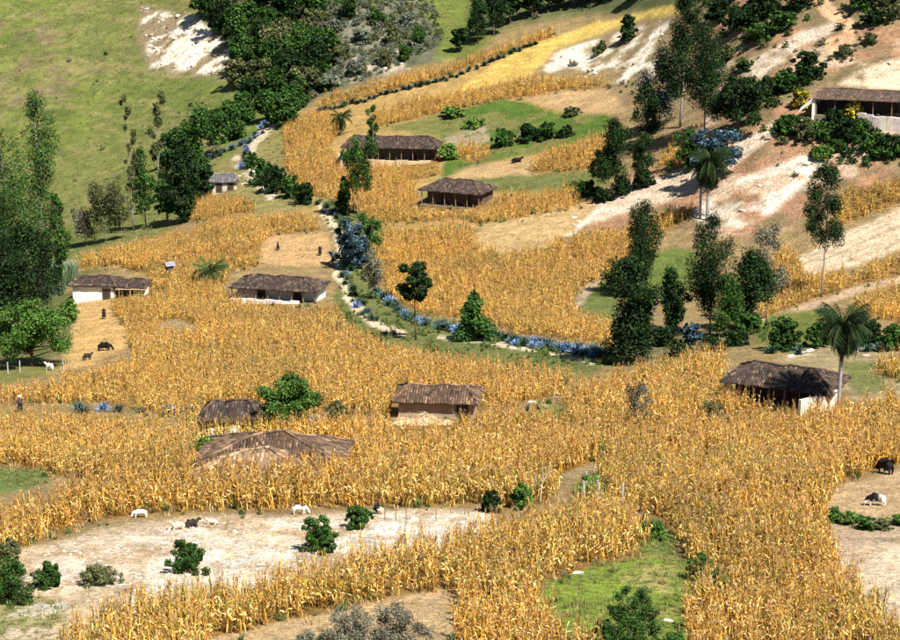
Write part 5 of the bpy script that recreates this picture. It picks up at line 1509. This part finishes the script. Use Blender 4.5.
scatter_stuff('stones', stone_coll, 4, [CLEAR], 7.0, 0.05, 0.30, 301, 'loose pale stones strewn over the clearing', 'stones', 0.48)
scatter_stuff('stones', stone_coll, 4, [[(527, 72), (560, 52), (668, 18), (668, 70), (640, 84), (608, 80)], [(690, 215), (735, 180), (830, 158), (770, 215), (705, 225)], [(140, 4), (200, 20), (238, 55), (245, 80), (152, 66)], [(350, 45), (400, 45), (410, 70), (352, 82)], [(735, 72), (800, 32), (850, 18), (760, 78)], [(840, 84), (862, 68), (960, 40), (960, 90)]], 0.14, 0.25, 1.5, 302, 'broken pale rock on the bare faces of the slopes', 'rocks', 0.45)

def tuft_mesh(seed, cols, h, n, w):
    r = random.Random(seed); V, F, C = [], [], []
    for i in range(n):
        a, rr = r.uniform(0, 6.28), 0.22 * math.sqrt(r.random())
        blade(V, F, C, (math.cos(a) * rr, math.sin(a) * rr, 0), r.uniform(0, 6.28), h * r.uniform(0.3, 0.7), w, h * r.uniform(0.4, 0.75), h * r.uniform(0.1, 0.6), np.array(r.choice(cols)) * r.uniform(0.75, 1.2), r, 2)
    return np_mesh('tuft', np.array(V), np.array(F), np.clip(np.array(C), 0, 0.9), M['grass'])
gr = variants('grass_tuft', [tuft_mesh(i, [(0.17, 0.20, 0.05), (0.22, 0.23, 0.07), (0.12, 0.16, 0.04), (0.30, 0.26, 0.10)], 0.35, 16, 0.03) for i in range(4)])
dry = variants('dry_tuft', [tuft_mesh(20 + i, [(0.46, 0.32, 0.13), (0.54, 0.40, 0.19), (0.34, 0.23, 0.09), (0.62, 0.48, 0.26)], 0.32, 12, 0.03) for i in range(4)])
weed = variants('weed', [tuft_mesh(40 + i, [(0.08, 0.13, 0.03), (0.12, 0.17, 0.04), (0.06, 0.10, 0.025), (0.17, 0.19, 0.06)], 0.7, 26, 0.06) for i in range(4)])
scrub = variants('scrub', [tree_meshes('bush', 1.6, 2.0, tn, 700 + i, 260, 0.34)[1] for i, tn in enumerate(('dark', 'deep', 'olive', 'grey'))])
scrub_pale = variants('pale_scrub', [tree_meshes('bush', 1.6, 2.0, tn, 760 + i, 260, 0.34)[1] for i, tn in enumerate(('sage', 'sage', 'olive'))])
HOLLOW = [(538, 606), (545, 582), (590, 567), (650, 535), (690, 562), (706, 584), (690, 605), (684, 640), (690, 690), (600, 690), (600, 656), (556, 634)]
scatter_stuff('grass', gr, 4, [HOLLOW, [(-60, 690), (-60, 588), (10, 590), (60, 600), (56, 690)], [(570, 505), (572, 486), (606, 470), (606, 498)], [(-60, 492), (-60, 466), (44, 470), (50, 482)]], 5.0, 0.5, 1.4, 311, 'short green grass of the hollow and plot corners', 'grass', 0.36)
scatter_stuff('grass', dry, 4, [[(0, 600), (20, 552), (150, 519), (490, 508), (500, 530), (365, 568), (60, 630)], [(205, 644), (280, 622), (430, 592), (458, 594), (458, 690), (190, 690)], [(826, 516), (832, 488), (960, 468), (960, 680), (862, 604)]], 1.6, 0.4, 1.2, 312, 'dry straw tufts on the bare clearings', 'dry grass', 0.42)
scatter_stuff('grass', dry, 4, [[(66, 300), (112, 298), (132, 345), (84, 366), (40, 374)], [(262, 264), (258, 248), (270, 236), (325, 232), (330, 264)], [(470, 246), (482, 226), (600, 205), (545, 246)], [(525, 97), (600, 86), (640, 92), (570, 114)], [(795, 258), (900, 208), (960, 190), (960, 232), (805, 274)], [(440, 182), (540, 160), (500, 178)], [(690, 10), (960, -30), (960, 200), (760, 235), (640, 222)], [(440, 100), (522, 44), (556, 48), (530, 76)]], 0.8, 0.6, 1.8, 313, 'dry stubble on the harvested plots and stony slope', 'stubble', 0.40)
scatter_stuff('grass', gr, 4, [[(-60, 290), (60, 290), (190, 215), (250, 110), (200, 10), (150, -30), (-60, -30)], [(440, 168), (442, 120), (530, 104), (608, 116), (606, 134), (480, 164)], [(462, 180), (610, 168), (612, 186), (500, 192)], [(420, -10), (415, 0), (440, 35), (470, 58), (500, 30)], [(578, 318), (572, 296), (622, 278), (620, 325)], [(640, 292), (645, 258), (700, 252), (695, 292)], [(752, 342), (770, 314), (838, 322), (790, 352)], [(200, 205), (290, 112), (300, 190), (258, 216)]], 0.45, 0.7, 2.2, 314, 'tufted grass of the meadow and green plots', 'grass', 0.42)
scatter_stuff('weeds', weed, 4, [[(318, 200), (345, 205), (385, 228), (376, 285), (398, 305), (450, 322), (520, 342), (610, 352), (612, 366), (500, 366), (385, 346), (350, 330), (332, 300), (345, 262), (330, 232)], [(640, 350), (640, 335), (760, 322), (770, 340), (720, 350)]], 0.8, 0.5, 1.5, 315, 'green weeds on the banks of the lane', 'weeds', 0.42)
scatter_stuff('weeds', weed, 4, [p for fs in FIELDS.values() for p in fs], 0.10, 0.6, 2.2, 316, 'green weeds growing through the corn', 'weeds', 0.52, 9.0)
scatter_stuff('scrub', scrub, 4, [[(195, -10), (340, -10), (335, 60), (330, 90), (290, 112), (255, 75), (215, 30)]], 0.30, 0.5, 1.7, 317, 'low scrub under the wood of the steep hill', 'scrub')
scatter_stuff('scrub', scrub_pale, 3, [[(330, -10), (430, -10), (445, 40), (400, 68), (330, 90), (325, 40)]], 0.55, 0.35, 1.2, 320, 'grey green scrub covering the rocky side of the steep hill', 'scrub')
scatter_stuff('scrub', scrub, 4, [[(690, 4), (960, -20), (960, 50), (880, 52), (800, 95), (700, 120)], [(730, 130), (800, 110), (960, 130), (960, 170), (830, 200), (760, 160)], [(470, 30), (690, -4), (690, -30), (470, -30)], [(560, 60), (640, 80), (700, 90), (690, 150), (640, 130)]], 0.05, 0.3, 1.0, 318, 'low scrub dotted over the dry slope', 'scrub')
scatter_stuff('scrub', scrub, 3, [[(695, -30), (960, -30), (960, 24), (880, 24), (862, 16), (840, -30), (805, -30), (815, 10), (790, 40), (700, 50)], [(770, 125), (960, 148), (960, 166), (830, 164), (780, 140)], [(740, 100), (800, 70), (820, 80), (780, 112), (745, 125)]], 0.22, 0.5, 1.5, 321, 'dense dark scrub along the top of the slope and below the veranda house', 'scrub')
scatter_stuff('scrub', scrub, 4, [[(-60, 300), (40, 300), (190, 215), (250, 110), (200, 10), (-60, -20)]], 0.004, 0.25, 0.7, 319, 'tiny bushes dotted over the open meadow', 'scrub')

def margin_mask(x, y):
    w = np.zeros(x.shape)
    for fs in FIELDS.values():
        for p in fs:
            d = polydist(x, y, p); w = np.maximum(w, np.clip(1.0 - d / (2.0 + y / 75.0), 0, 1))
    return w
x, y = scatter(margin_mask, 1.1, 331)
n = len(x); r = np.random.default_rng(331); sz = 0.5 + 1.5 * r.random(n) ** 2
instancer('grass', dry, points3(x, y), np.stack([np.zeros(n), np.zeros(n), r.random(n) * 6.283], -1), np.stack([sz, sz, sz], -1), r.integers(0, 4, n).astype(np.int32), 'dry weeds and straw along the edges of the corn fields', 'dry grass')
x, y = scatter(margin_mask, 0.22, 332)
n = len(x); r = np.random.default_rng(332); sz = 0.4 + 1.0 * r.random(n) ** 2
instancer('weeds', weed, points3(x, y), np.stack([np.zeros(n), np.zeros(n), r.random(n) * 6.283], -1), np.stack([sz, sz, sz], -1), r.integers(0, 4, n).astype(np.int32), 'green weeds along the edges of the corn fields', 'weeds')
